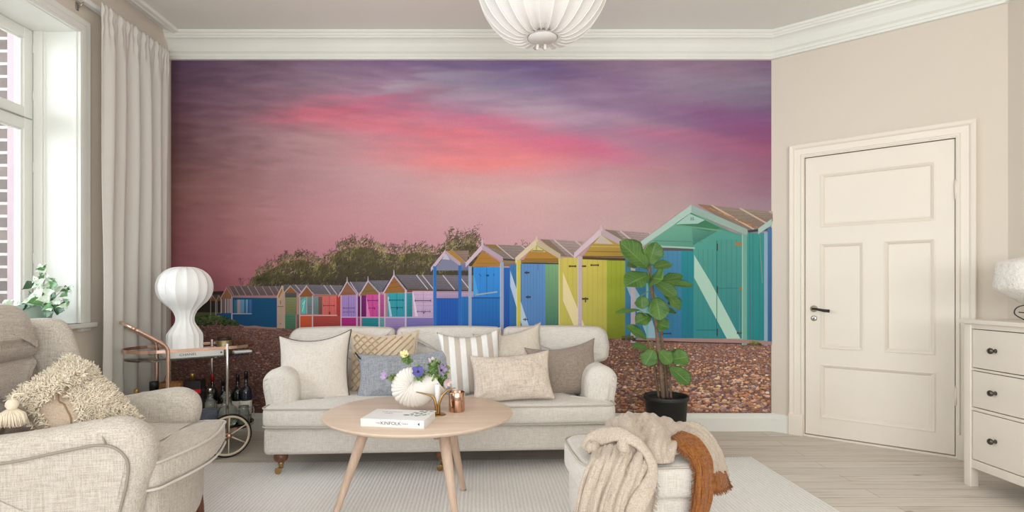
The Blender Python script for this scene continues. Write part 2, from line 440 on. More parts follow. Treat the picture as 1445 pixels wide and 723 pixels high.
for y in (268, 559):
    z = doorhit(1348.5, y)[1]
    mb = MB(); mb.tube([DL(du1+0.002, 0.012, z-0.055), DL(du1+0.002, 0.012, z+0.055)], 0.008, 10)
    mb.tube([DL(du1+0.002, 0.012, z-0.062), DL(du1+0.002, 0.012, z-0.055)], 0.005, 8); mb.tube([DL(du1+0.002, 0.012, z+0.055), DL(du1+0.002, 0.012, z+0.064)], 0.005, 8)
    mb.build('hinge', M['doorwhite'], door)

# ------------------------------------------------------------------ windows
m, nt, b = new_mat('window_glass'); b.inputs['Base Color'].default_value = (1, 1, 1, 1)
nt.nodes.remove(b)
tr = N(nt, 'ShaderNodeBsdfTransparent'); gl = N(nt, 'ShaderNodeBsdfGlossy'); gl.inputs['Roughness'].default_value = 0.02
fr = N(nt, 'ShaderNodeFresnel', IOR=1.45); mxs = N(nt, 'ShaderNodeMixShader')
mxs.inputs[0].default_value = 0.06; nt.links.new(tr.outputs[0], mxs.inputs[1]); nt.links.new(gl.outputs[0], mxs.inputs[2])
nt.links.new(mxs.outputs[0], nt.nodes['Material Output'].inputs[0]); M['glass'] = m
ZT = 2.058
def frame_rect(mb, x, y0, y1, z0, z1, w, t, wt=None, wb=None):
    wt = wt or w; wb = wb or w
    mb.bbox((x-t, y0, z0), (x, y0+w, z1), 0.004); mb.bbox((x-t, y1-w, z0), (x, y1, z1), 0.004)
    mb.bbox((x-t+0.001, y0+w-0.003, z0), (x-0.001, y1-w+0.003, z0+wb), 0.004); mb.bbox((x-t+0.001, y0+w-0.003, z1-wt), (x-0.001, y1-w+0.003, z1), 0.004)
for wi, (a, c) in enumerate(wins):
    root = struct(empty('window_%d' % (wi+1), (0, 0, 0)))
    mb = MB(); XW = -2.73
    # linings of the reveal
    mb.box((XW-0.075, c-0.003, WZ0), (XL+0.001, c+0.02, WZ1)); mb.box((XW-0.12, a-0.02, WZ0), (XL+0.001, a+0.003, WZ1)); mb.box((XW-0.12, a-0.02, WZ1-0.003), (XL+0.001, c+0.02, WZ1+0.02))
    # panelled lining: inner box frame bead and raised flat
    mb.bbox((XW, c-0.012, WZ0), (XW+0.055, c, WZ1), 0.003); mb.bbox((XW+0.055, c-0.006, WZ0), (XW+0.07, c, WZ1), 0.002)
    mb.bbox((XL-0.02, c-0.005, WZ0), (XL, c, WZ1), 0.002)
    mb.build('reveal_lining', M['white'], root, weld=False)
    Mw = wallframe(Vector((XL, 0)), Vector((0, 1)))
    mb = casing('c', Mw, a, c, WZ1, casw, M['white'], WZ0-0.05, prof=[(0.0, 0.0), (0.0, 0.02), (0.014, 0.022), (0.02, 0.016), (0.03, 0.018), (0.05, 0.018), (0.056, 0.012), (0.086, 0.014), (0.092, 0.012), (0.092, 0.0)])
    mb.build('casing', M['white'], root, weld=False)
    mb = MB(); mb.bbox((XW-0.1, a-0.0, WZ0-0.03), (XL+0.05, c, WZ0), 0.006); mb.bbox((XL, a-0.1, WZ0-0.03), (XL+0.05, c+0.1, WZ0), 0.006)
    mb.build('window_sill', M['white'], root)
    mid = (a+c)/2
    for s0, s1 in ((a+0.004, mid-0.003), (mid+0.003, c-0.012)):
        for z0, z1 in ((WZ0+0.004, ZT-0.004), (ZT+0.004, WZ1-0.004)):
            mb = MB(); frame_rect(mb, XW, s0, s1, z0, z1, 0.058, 0.04, wt=0.062, wb=0.055); sa = mb.build('sash', M['white'], root)
            mb = MB(); frame_rect(mb, XW-0.012, s0+0.056, s1-0.056, z0+0.053, z1-0.06, 0.012, 0.02); mb.build('glazing_bead', M['white'], sa)
            mb = MB(); mb.box((XW-0.024, s0+0.06, z0+0.055), (XW-0.021, s1-0.06, z1-0.06)); mb.build('pane', M['glass'], sa)
    # outer casement seen through the glass
    mb = MB(); frame_rect(mb, XW-0.075, a+0.01, c-0.004, WZ0, WZ1, 0.022, 0.025); mb.bbox((XW-0.1, mid-0.03, WZ0), (XW-0.075, mid+0.03, WZ1), 0.004); mb.bbox((XW-0.1, a, ZT-0.02), (XW-0.075, c, ZT+0.02), 0.004)
    mb.build('outer_frame', M['white'], root)
    mb = MB()
    zz = WZ1-0.035; yh = 2.93 if wi == 0 else c-0.3
    mb.tube([(XW+0.004, yh, zz), (XW+0.03, yh, zz+0.0), (XW+0.035, yh+0.005, zz-0.03)], 0.006, 8); mb.tube([(XW+0.012, yh-0.04, zz+0.005), (XW+0.012, yh+0.06, zz+0.002)], 0.005, 8)
    mb.lathe([(0.012, 0), (0.014, 0.006), (0.0, 0.012)], 12, M=Matrix.Translation((XW, yh, zz)) @ Matrix.Rotation(PI/2, 4, 'Y'))
    mb.tube([(XW+0.005, a+0.4, ZT-0.002), (XW+0.005, c-0.08, ZT-0.002)], 0.004, 8)
    mb.build('stay_hook', M['nickel'], root)
    for z in (1.25, 1.78, 2.2, 2.48):
        mb = MB(); mb.tube([(XW+0.004, c-0.011, z-0.03), (XW+0.004, c-0.011, z+0.03)], 0.005, 8); mb.build('hinge', M['white'], root)
# outer masonry of the house beyond the visible window
m, nt, b = new_mat('weathered_brick')
br = N(nt, 'ShaderNodeTexBrick', Scale=1.0); tc = nt.nodes.new('ShaderNodeTexCoord')
sp = N(nt, 'ShaderNodeSeparateXYZ'); cb = N(nt, 'ShaderNodeCombineXYZ'); nt.links.new(tc.outputs['Object'], sp.inputs[0])
ad = N(nt, 'ShaderNodeMath', operation='ADD'); nt.links.new(sp.outputs[0], ad.inputs[0]); nt.links.new(sp.outputs[1], ad.inputs[1])
nt.links.new(ad.outputs[0], cb.inputs[0]); nt.links.new(sp.outputs[2], cb.inputs[1]); nt.links.new(cb.outputs[0], br.inputs['Vector'])
br.inputs['Brick Width'].default_value = 0.25; br.inputs['Row Height'].default_value = 0.075; br.inputs['Mortar Size'].default_value = 0.009
br.inputs['Color1'].default_value = (*lin((128, 112, 104)), 1); br.inputs['Color2'].default_value = (*lin((98, 86, 82)), 1); br.inputs['Mortar'].default_value = (*lin((196, 190, 184)), 1)
nz = noise_tex(nt, coords(nt), 30, 4)
nt.links.new(mixrgb(nt, 0.4, br.outputs[0], ramp(nt, nz, [(0.3, (0.5, 0.5, 0.5)), (0.7, (1, 1, 1))]), 'MULTIPLY'), b.inputs['Base Color']); b.inputs['Roughness'].default_value = 0.9
bump(nt, b, br.outputs['Fac'], 0.5, -0.006); M['brick'] = m
M['pinkplaster'] = plain('pink_plaster', (180, 160, 163), 0.9, nscale=12, bmp=0.3)
mb = MB(); mb.box((-3.3, 3.262, -0.1), (-2.895, 3.7, 3.1)); struct(mb.build('wall_outer_pier', M['brick']))
mb = MB(); mb.box((-2.892, 3.247, -0.1), (-2.7305, 3.7, 3.1)); struct(mb.build('wall_outer_reveal', M['pinkplaster']))
mb = MB(); mb.box((-3.3, 0.95, -0.1), (-2.73, 1.75, 3.1)); struct(mb.build('wall_outer_brick', M['brick']))
mb = MB(); mb.box((-3.3, 1.75, -0.1), (-2.73, 3.262, 0.84)); struct(mb.build('wall_outer_lower', M['brick']))

# curtain rail and bracket, curtain
M['rail'] = plain('white_curtain_rail', (236, 236, 234), 0.4)
cr = empty('curtain_rail', (-2.44, 1.4, 2.765), 0, 'white curtain rail fixed high on the left wall above the window', 'curtain rail')
mb = MB(); mb.bbox((-0.02, 0.0, -0.014), (0.02, 2.6, 0.014), 0.004); mb.build('track', M['rail'], cr)
for y in (0.35, 1.84, 2.5):
    mb = MB(); mb.tube([(-0.037, y, -0.04), (-0.015, y, -0.036), (-0.0, y, -0.012)], 0.004, 8); mb.bbox((-0.039, y-0.012, -0.06), (-0.034, y+0.012, -0.015), 0.002); mb.build('bracket', M['nickel'], cr)
m, nt, b = new_mat('curtain_cotton')
v = coords(nt, (1, 1, 0.5)); nz = noise_tex(nt, v, 500, 2)
nt.links.new(ramp(nt, nz, [(0.35, lin((230, 227, 219))), (0.65, lin((240, 237, 230)))]), b.inputs['Base Color']); b.inputs['Roughness'].default_value = 0.9
b.inputs['Specular IOR Level'].default_value = 0.1
tl = N(nt, 'ShaderNodeBsdfTranslucent'); tl.inputs[0].default_value = (*lin((240, 234, 222)), 1); ms = N(nt, 'ShaderNodeMixShader'); ms.inputs[0].default_value = 0.3
nt.links.new(b.outputs[0], ms.inputs[1]); nt.links.new(tl.outputs[0], ms.inputs[2]); nt.links.new(ms.outputs[0], nt.nodes['Material Output'].inputs[0])
bump(nt, b, nz, 0.2, 0.001); M['curtain'] = m
cur = empty('curtain', (-2.385, 3.30, 0), 0, 'floor-length off-white cotton curtain gathered on the left rail beside the window', 'curtain')
ny, nzz = 300, 110
folds = [(0.0, 0.0), (0.06, 0.9), (0.12, -0.5), (0.17, 0.6), (0.235, -0.9), (0.30, 0.7), (0.36, -0.7), (0.43, 0.8), (0.5, -0.8), (0.56, 0.5), (0.61, -0.8), (0.65, 0.1), (0.685, -0.2)]
fy = [f[0] for f in folds]; fa = [f[1] for f in folds]
def cosint(x):
    for i in range(len(fy)-1):
        if x <= fy[i+1]:
            t = (x-fy[i])/(fy[i+1]-fy[i]); t = (1-math.cos(PI*t))/2; return fa[i]*(1-t)+fa[i+1]*t
    return fa[-1]
rows = []
for i in range(nzz+1):
    z = 0.015+(2.785-0.015)*(i/nzz)**0.8; g_ = min(1, max(0, (z-2.50)/0.22)); row = []
    for j in range(ny+1):
        y = 0.685*j/ny; yy = y + 0.012*math.sin(z*1.3+y*9)
        amp = 0.036*(1-0.8*g_)*(0.8+0.6*noise.noise(Vector((y*3, z*0.5, 3))))
        x = 0.0 + amp*cosint(min(max(yy+0.01*math.sin(z*2), 0), 0.685))
        x += g_*(0.0085*math.sin(y*190+4*noise.noise(Vector((y*9, 1, 1))))+0.006*math.sin(y*83))*(0.6+0.4*math.cos((z-2.74)*60)) - (0.010*math.exp(-((z-2.715)/0.008)**2))
        x += 0.004*noise.noise(Vector((y*14, z*1.2, 0)))
        row.append(Vector((x+0.008, y + (0.02*math.sin(z*1.1) if j in (0,) else 0), z)))
    rows.append(row)
mb = MB(); mb.grid(rows); o = mb.build('fabric_panel', M['curtain'], cur)
md = o.modifiers.new('thick', 'SOLIDIFY'); md.thickness = 0.002
# ================================================================== printed wall mural (a flat print: every shape lies in the paper)
KM = 1.02      # print pigment calibration
def mcol(c, sat=0.86):
    l = [x*KM for x in lin(c)]; g = sum(l)/3
    return tuple(min(1, max(0, g+(x-g)*sat)) for x in l)
def MW(px, py): return ((px-CX)/F*BY, CH-(py-CY)/F*BY)
class Print:
    def __init__(s): s.v = []; s.f = []; s.c = []; s.m = []; s.k = 0
    def poly(s, pts, col, mi=0, lay=None):
        """pts in picture units; col one colour or one per corner; convex or simple outline"""
        s.k += (lay is None); k = s.k if lay is None else lay
        y = BY-0.002-0.00001*k
        o = len(s.v); cols = col if isinstance(col[0], (tuple, list)) else [col]*len(pts)
        for (p, c) in zip(pts, cols):
            x, z = MW(*p); s.v.append((x, y, z)); s.c.append((*mcol(c), 1))
        s.f.append(tuple(range(o, o+len(pts)))); s.m.append(mi)
    def line(s, a, b, w, col, mi=0):
        dx, dy = b[0]-a[0], b[1]-a[1]; L = math.hypot(dx, dy) or 1; nx, ny_ = -dy/L*w/2, dx/L*w/2
        s.poly([(a[0]+nx, a[1]+ny_), (b[0]+nx, b[1]+ny_), (b[0]-nx, b[1]-ny_), (a[0]-nx, a[1]-ny_)], col, mi)
    def planks(s, q, n, col, vert=True, w=0.5):
        """dark seams between the boards of quad q = TL,TR,BR,BL"""
        for i in range(1, n):
            t = i/n; L = lambda a, b: (a[0]+(b[0]-a[0])*t, a[1]+(b[1]-a[1])*t)
            if vert: s.line(L(q[0], q[1]), L(q[3], q[2]), w, col)
            else: s.line(L(q[0], q[3]), L(q[1], q[2]), w, col)
def dk(c, f): return tuple(max(0, min(255, x*f)) for x in c)
P = Print()
# --- sky: colour field on a fine mesh; dark left is print tone plus painted wall shading
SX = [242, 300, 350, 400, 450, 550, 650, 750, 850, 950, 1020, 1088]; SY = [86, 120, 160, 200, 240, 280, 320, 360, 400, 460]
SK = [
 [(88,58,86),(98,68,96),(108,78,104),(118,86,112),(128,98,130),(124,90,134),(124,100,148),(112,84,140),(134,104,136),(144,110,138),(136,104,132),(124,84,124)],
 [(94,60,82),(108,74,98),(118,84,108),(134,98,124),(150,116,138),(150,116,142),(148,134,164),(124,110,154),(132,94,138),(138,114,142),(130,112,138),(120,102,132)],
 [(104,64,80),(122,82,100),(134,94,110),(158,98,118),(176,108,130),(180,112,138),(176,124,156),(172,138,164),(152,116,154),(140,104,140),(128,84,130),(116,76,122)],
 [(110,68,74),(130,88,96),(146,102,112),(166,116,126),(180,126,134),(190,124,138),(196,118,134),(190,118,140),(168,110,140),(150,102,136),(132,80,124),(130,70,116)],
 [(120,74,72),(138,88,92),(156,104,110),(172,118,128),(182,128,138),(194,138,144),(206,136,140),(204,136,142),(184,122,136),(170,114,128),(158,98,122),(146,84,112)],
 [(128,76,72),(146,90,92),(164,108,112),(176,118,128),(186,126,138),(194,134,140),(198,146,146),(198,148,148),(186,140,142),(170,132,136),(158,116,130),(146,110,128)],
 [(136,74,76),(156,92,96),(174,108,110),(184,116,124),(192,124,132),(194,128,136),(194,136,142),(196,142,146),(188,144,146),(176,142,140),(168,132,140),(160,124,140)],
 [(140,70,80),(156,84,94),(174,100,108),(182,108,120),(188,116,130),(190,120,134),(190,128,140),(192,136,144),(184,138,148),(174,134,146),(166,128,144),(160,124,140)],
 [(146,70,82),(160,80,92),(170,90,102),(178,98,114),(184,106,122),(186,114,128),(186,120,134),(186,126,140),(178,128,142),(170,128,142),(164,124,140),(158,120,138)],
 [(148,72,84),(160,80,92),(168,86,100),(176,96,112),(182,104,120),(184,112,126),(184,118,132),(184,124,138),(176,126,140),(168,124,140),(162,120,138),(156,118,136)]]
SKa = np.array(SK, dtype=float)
# soft strokes of cloud: cx, cy, half length, half height, tilt (deg), colour, strength
ST = [(470,152,70,12,-10,(214,84,112),0.85),(540,136,60,9,-12,(190,84,128),0.75),(520,170,100,11,4,(224,100,118),0.75),(600,160,120,10,6,(222,92,118),0.7),
 (640,190,150,12,5,(232,96,116),0.75),(620,226,90,14,2,(236,104,112),0.75),(720,215,120,16,3,(238,106,116),0.75),(690,232,80,9,0,(248,112,108),0.7),(790,205,80,14,8,(214,84,122),0.7),(840,208,45,10,20,(200,80,130),0.6),
 (560,206,60,8,4,(228,104,120),0.5),(660,168,90,8,10,(200,92,132),0.5),(720,180,80,8,14,(206,90,130),0.5),(530,120,70,6,-8,(150,82,132),0.4),
 (960,192,90,9,8,(176,84,122),0.6),(920,188,60,7,4,(184,92,124),0.55),(1030,170,80,18,12,(128,64,120),0.7),(1070,190,60,10,6,(140,60,112),0.7),(1085,212,60,11,4,(168,70,104),0.6),(1000,208,60,8,6,(172,92,120),0.4),
 (800,112,60,12,14,(112,74,132),0.75),(760,98,60,9,6,(104,84,148),0.7),(870,140,90,12,14,(124,88,132),0.6),(930,158,80,9,14,(128,90,134),0.5),(730,120,70,9,8,(134,118,158),0.6),
 (600,115,90,8,-8,(160,142,164),0.75),(560,124,50,5,-14,(166,150,168),0.6),(840,128,60,12,16,(152,124,148),0.6),(800,165,80,7,10,(168,132,156),0.6),(870,165,80,6,12,(172,128,146),0.5),(700,160,60,5,6,(172,128,152),0.6),(660,108,80,7,-6,(136,122,160),0.6),(600,90,60,5,2,(116,84,136),0.5),(1060,120,60,20,0,(124,112,134),0.5),(1000,100,60,8,10,(146,102,130),0.4),
 (460,205,90,16,3,(186,142,146),0.35),(420,130,60,20,0,(132,102,120),0.3),(250,200,30,30,0,(100,54,62),0.3),(880,330,120,20,0,(188,150,146),0.4),(750,270,120,14,2,(212,160,156),0.4),
 (310,270,60,20,0,(168,112,104),0.25),(440,300,60,26,0,(202,132,140),0.3),(560,240,110,16,0,(196,150,148),0.3),(700,140,100,9,8,(176,146,166),0.45),(560,150,40,8,-20,(176,84,124),0.45),(610,130,80,5,-14,(158,112,142),0.5),(680,150,90,6,-10,(152,116,150),0.4)]
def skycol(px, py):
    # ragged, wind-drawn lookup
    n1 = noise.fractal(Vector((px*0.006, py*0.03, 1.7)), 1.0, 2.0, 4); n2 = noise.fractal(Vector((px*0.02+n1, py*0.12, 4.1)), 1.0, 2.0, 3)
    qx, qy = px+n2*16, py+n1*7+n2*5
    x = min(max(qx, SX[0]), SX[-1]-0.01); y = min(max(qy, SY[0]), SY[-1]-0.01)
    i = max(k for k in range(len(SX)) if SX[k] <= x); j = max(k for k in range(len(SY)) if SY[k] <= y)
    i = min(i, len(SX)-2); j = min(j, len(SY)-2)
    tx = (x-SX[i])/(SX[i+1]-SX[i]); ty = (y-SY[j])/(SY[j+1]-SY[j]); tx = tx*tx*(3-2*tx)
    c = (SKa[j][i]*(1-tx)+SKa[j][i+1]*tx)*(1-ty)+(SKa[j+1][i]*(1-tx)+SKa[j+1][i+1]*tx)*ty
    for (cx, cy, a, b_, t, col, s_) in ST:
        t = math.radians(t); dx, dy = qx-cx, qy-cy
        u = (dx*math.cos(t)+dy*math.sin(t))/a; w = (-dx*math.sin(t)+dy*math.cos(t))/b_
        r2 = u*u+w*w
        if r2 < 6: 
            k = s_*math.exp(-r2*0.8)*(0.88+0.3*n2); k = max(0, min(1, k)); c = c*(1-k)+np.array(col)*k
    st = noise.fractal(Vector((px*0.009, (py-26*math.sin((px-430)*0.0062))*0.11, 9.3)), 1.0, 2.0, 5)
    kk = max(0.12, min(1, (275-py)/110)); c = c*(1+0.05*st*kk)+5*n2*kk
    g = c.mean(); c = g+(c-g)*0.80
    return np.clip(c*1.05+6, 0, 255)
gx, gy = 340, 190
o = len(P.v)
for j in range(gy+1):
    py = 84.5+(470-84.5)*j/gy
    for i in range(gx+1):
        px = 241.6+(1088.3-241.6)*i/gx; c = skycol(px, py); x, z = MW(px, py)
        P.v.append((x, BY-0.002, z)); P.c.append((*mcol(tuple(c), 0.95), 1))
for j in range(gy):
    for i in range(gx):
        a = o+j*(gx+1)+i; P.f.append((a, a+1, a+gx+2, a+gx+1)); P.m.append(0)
# --- distant hedge, trees made of many small strokes
rnd = random.Random(11)
top = [(340,404),(352,400),(358,390),(362,379),(372,372),(385,366),(398,360),(412,355),(425,354),(437,356),(450,362),(462,360),(470,350),(478,342),(490,337),(502,336),(515,336),(528,340),(545,344),(560,347),(575,345),(590,343),(605,346),(618,347),(628,342),(636,332),(648,336),(662,332),(672,334),(680,344),(700,352),(712,356),(745,352),(752,350)]
def topy(x):
    for (a, b_), (c, d) in zip(top, top[1:]):
        if a <= x <= c: return b_+(d-b_)*(x-a)/(c-a)
    return 404
body = [(x, topy(x)+7) for x in range(352, 684, 3)]
for x in range(352, 680, 4):
    P.poly([(x, topy(x)+13), (x+4, topy(x+4)+13), (x+4, 412), (x, 412)], [(96,84,62),(96,84,62),(60,54,48),(60,54,48)], lay=1)
cols = [(122,116,62),(104,96,60),(140,134,70),(86,78,60),(112,98,80),(128,116,66),(72,64,58),(150,144,84),(120,104,96)]
for k in range(5200):
    x = rnd.uniform(346, 690); ty = topy(x)+1+5*noise.noise(Vector((x*0.12, 0, 7)))+3*noise.noise(Vector((x*0.4, 0, 2))); y = ty+abs(rnd.gauss(0, 1))*23*(1 if rnd.random() < 0.7 else 1.6)
    if y > 410: continue
    depth = (y-ty)/40; cl = noise.noise(Vector((x*0.06, y*0.09, 2)))
    c = cols[int(min(8, max(0, rnd.gauss(3+2.4*cl*2, 2.0))))]; c = dk(c, (1.02+0.6*cl)*(1-0.22*min(1, depth)))
    if y-ty < 5 and rnd.random() < 0.35: c = (116,92,96)
    s_ = rnd.uniform(0.7, 1.9); a = rnd.uniform(-1.2, 0.6)-PI/4; l = s_*rnd.uniform(1.2, 2.6); w = s_*0.42
    ux, uy = math.cos(a), math.sin(a)
    P.poly([(x-ux*l, y-uy*l), (x-uy*w, y+ux*w), (x+ux*l, y+uy*l), (x+uy*w, y-ux*w)], c, lay=2+rnd.random()*8)
def twig(x, y, a, l, w, dep, c):
    x2, y2 = x+math.cos(a)*l, y+math.sin(a)*l; P.line((x, y), (x2, y2), w, c)
    P.k -= 1
    if dep > 0:
        for _ in range(2 if rnd.random() < 0.8 else 3): twig(x2, y2, a+rnd.uniform(-0.7, 0.7), l*rnd.uniform(0.55, 0.85), max(0.3, w*0.65), dep-1, c)
for k in range(46):
    x = rnd.uniform(352, 676); twig(x, topy(x)+6, -PI/2+rnd.uniform(-0.5, 0.7), rnd.uniform(3, 5), 0.6, 3, rnd.choice([(92,76,72),(84,78,56),(104,84,88)]))
for k in range(12):
    x = rnd.uniform(340, 366); twig(x, 403, -PI/2+rnd.uniform(-0.4, 0.4), 4.5, 0.6, 3, (96,66,84))
for (x, y, a, l) in ((633,348,-1.7,9),(640,348,-1.3,10),(655,348,-1.25,10),(662,346,-1.0,10),(650,350,-1.5,9),(668,348,-0.9,7),(725,352,-1.5,4),(735,352,-1.3,5),(745,352,-1.6,4)):
    twig(x, y, a, l, 0.8, 3, (84,74,62))
for k in range(420):      # loose sprays above the tree line on the right
    t = rnd.random(); br_ = rnd.choice([((636,345),(637,322)),((640,345),(650,326)),((655,345),(662,325)),((660,345),(676,318)),((650,350),(644,334)),((665,348),(673,334))])
    x = br_[0][0]+(br_[1][0]-br_[0][0])*t+rnd.gauss(0, 2.6); y = br_[0][1]+(br_[1][1]-br_[0][1])*t+rnd.gauss(0, 2)
    s_ = rnd.uniform(0.6, 1.5); a = rnd.uniform(-1.6, 0.2); ux, uy = math.cos(a), math.sin(a)
    P.poly([(x-ux*s_*1.6, y-uy*s_*1.6), (x-uy*s_*.45, y+ux*s_*.45), (x+ux*s_*1.6, y+uy*s_*1.6), (x+uy*s_*.45, y-ux*s_*.45)], rnd.choice([(96,92,60),(80,76,56),(112,104,76),(72,64,56)]), lay=2+rnd.random()*8)
P.k = max(P.k, 12)
P.poly([(262,413),(316,411),(316,444),(262,444)], [(58,48,48),(60,52,48),(48,44,36),(44,40,34)])
P.poly([(262,441),(318,441),(318,452),(262,452)], (92,92,52))
# --- shingle ground (own print texture)
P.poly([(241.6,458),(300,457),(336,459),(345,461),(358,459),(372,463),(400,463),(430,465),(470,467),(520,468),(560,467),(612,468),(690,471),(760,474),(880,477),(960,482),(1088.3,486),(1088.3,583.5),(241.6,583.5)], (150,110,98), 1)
def Q(*p): return list(p)
def roof(q, c, nb=0, bat=(176,150,146), w=1.2):
    c = tuple(min(255, x*1.2+6) for x in c)
    P.poly(q, [c, dk(c, 1.08), dk(c, 0.92), dk(c, 0.88)])
    xm_ = max(p[0] for p in q)
    for _ in range(int((xm_-q[0][0])*1.6)):   # mossy flecks
        t_, u_ = rnd.random(), rnd.random(); x_ = (q[0][0]*(1-t_)+q[1][0]*t_)*(1-u_)+(q[3][0]*(1-t_)+q[2][0]*t_)*u_; y_ = (q[0][1]*(1-t_)+q[1][1]*t_)*(1-u_)+(q[3][1]*(1-t_)+q[2][1]*t_)*u_; e_ = 0.6
        P.poly([(x_-e_*1.6, y_), (x_, y_-e_*0.6), (x_+e_*1.6, y_+e_*0.4), (x_, y_+e_*0.7)], dk(c, rnd.uniform(0.78, 1.2))); P.k -= 0.98
    for i in range(6):     # faint slate rows
        t = (i+0.5)/6; P.line((q[0][0]+(q[3][0]-q[0][0])*t, q[0][1]+(q[3][1]-q[0][1])*t), (q[1][0]+(q[2][0]-q[1][0])*t, q[1][1]+(q[2][1]-q[1][1])*t), 0.4, dk(c, 0.84))
    dx, dy = q[3][0]-q[0][0], q[3][1]-q[0][1]; xm = max(q[1][0], q[2][0])
    for t in (nb or []):
        px_, py_ = q[0][0]+(q[1][0]-q[0][0])*t, q[0][1]+(q[1][1]-q[0][1])*t; bm = (q[2][1]-q[3][1])/max(1e-6, q[2][0]-q[3][0])
        # where the slanting batten meets the eave line
        k_ = (q[3][1]+bm*(px_-q[3][0])-py_)/max(1e-6, dy-bm*dx); k_ = min(k_, (xm-px_)/max(1e-6, dx)); P.line((px_, py_), (px_+dx*k_, py_+dy*k_), w, bat)
def barge(l, a, r, w, c, fin=0):
    for e, f_ in ((l, 0.98), (r, 0.86)):
        P.poly([a, (a[0], a[1]+w*1.35), (e[0], e[1]+w*1.1), (e[0], e[1])], dk(c, f_))
    if fin: P.poly([(a[0]-w*0.3, a[1]+w*0.6), (a[0]-w*0.1, a[1]-fin), (a[0]+w*0.12, a[1]-fin), (a[0]+w*0.35, a[1]+w*0.6)], dk(c, 0.95))
def wall_(q, c, n=0, vert=True, c2=None, sw=0.35):
    c2 = c2 or dk(c, 0.86); P.poly(q, [c, dk(c, 1.02), c2, dk(c2, 1.04)] if len(q) == 4 else [c if p[1] < (min(a[1] for a in q)+max(a[1] for a in q))/2 else c2 for p in q])
    if n: P.planks(q, n, dk(c, 0.8), vert, sw)
def R(x0, y0, x1, y1): return [(x0, y0), (x1, y0), (x1, y1), (x0, y1)]
def hinge_(x0, x1, y, c=(80,72,84), w=0.8):
    P.line((x0, y), (x1, y), w, c); 
    for x in (x0, x1): P.line((x, y-1.4), (x, y+1.4), w, c)
def bush(x0, x1, y0, y1, n, cs):
    for k in range(n):
        x = rnd.uniform(x0, x1); f_ = math.sin(PI*min(1, max(0, (x-x0)/(x1-x0))))**0.5 if x > (x0+x1)/2 else 1; y = y1-(y1-y0)*f_*rnd.random()
        s_ = rnd.uniform(1, 2.6); a0 = rnd.uniform(0, 6)
        P.poly([(x+s_*math.cos(a0+t*PI/3)*(0.8+0.4*rnd.random()), y+s_*0.8*math.sin(a0+t*PI/3)) for t in range(6)], dk(rnd.choice(cs), 1.15-0.4*(y-y0)/(y1-y0))); P.k -= 0.96
# far small huts
BR = (150,98,44)
for (a, l, r_, y0) in ((300,296.5,305.5,416),(309,305.5,313,416)):
    P.poly([(a, y0), (r_, y0+9), (r_+8, y0+9), (a+10, y0)], (86,72,74)); P.poly([(a, y0+2), (l+1, y0+9), (r_-1, y0+9)], (128,84,44)); barge((l, y0+8), (a, y0), (r_, y0+8), 1.6, (186,158,142))
    P.line((l+1, y0+9), (l+1, 446), 1.1, (150,140,140)); P.line((r_-1, y0+9), (r_-1, 446), 1.1, (160,150,150))
# long blue hut at far left
roof(Q((321,404),(396,404),(391.5,417),(328.5,417)), (88,76,78), [0.02,0.13,0.25,0.38,0.51,0.65,0.78,0.9], (176,140,136), 1.0)
P.poly([(312,420),(320,407),(329,419),(329,423),(312,423)], (150,104,60)); barge((311,421), (320,405), (328.5,419), 2.0, (196,150,150))
wall_(R(312,421,328,444), (120,104,104)); 
for x in (312.5, 318.5, 322, 325): P.line((x, 422), (x, 443), 1.3, (196,176,178))
wall_(R(312,442,327.5,452), (4,84,136)); wall_(R(306,443,312,448), (20,70,130))
wall_(Q((328,419),(391,420),(391,463),(366,461),(345,460),(328,455)), (2,84,128), 0, True, (0,74,116))
P.planks(Q((328,421),(391,421),(391,462),(328,455)), 12, (0,72,112), False, 0.3)
P.line((328,419.3), (392,420), 1.6, (150,140,136))
wall_(R(330,423,356,443), (40,90,140)); wall_(R(331,424,335,443), (30,120,140)); wall_(R(335,423,339,443), (176,150,150)); wall_(R(339,423,345,442), (96,150,190)); wall_(R(347,423,350,442), (90,160,200)); wall_(R(352,423,355,442), (60,110,170))
P.line((328,443), (355.5,443), 1.2, (170,164,176)); P.line((327.5,419), (327.5,451), 1.6, (186,172,176))
bush(268, 336, 446, 459, 360, [(74,96,52),(60,84,46),(96,110,62),(48,66,40),(84,100,56)])
# cream end wall
P.poly([(391,420),(397,405),(400.5,403),(401.5,412),(401.5,463.5),(391,463.5)], [(190,166,144),(196,170,146),(200,176,152),(186,160,138),(176,152,132),(170,146,126)])
P.poly([(392.5,419),(397.5,407),(399,411),(394,421)], (168,120,62)); P.line((391,420), (398.5,403), 1.4, (206,180,156)); P.line((396,424), (396,430), 0.8, (96,70,60)); P.line((391.5,432.8), (400.5,432.8), 1.0, (110,84,72)); P.line((396,456), (396,458), 1, (110,70,60))
# green hut
roof(Q((411,402),(434,402),(427,415),(420,413)), (92,86,94), [0.25], (190,178,178)); roof(Q((400,402),(410,402),(403,412),(401,412)), (84,78,84))
P.poly([(401.5,414),(410,404),(419,414)], BR); wall_(R(402.5,413.5,418.5,420.5), (92,92,96)); barge((401,412.5), (410,402.5), (420,413), 1.8, (188,172,172))
wall_(R(403,420,418.5,444), (132,140,90), 7, False); wall_(R(401.5,444,417.5,464.5), (80,128,98), 6, False, (62,112,86)); P.line((420.5,415), (420.5,465), 2.6, (170,146,126)); P.line((402,413), (402,464), 1.0, (170,160,140))
wall_(R(418.8,444,423,464.5), (128,104,84))
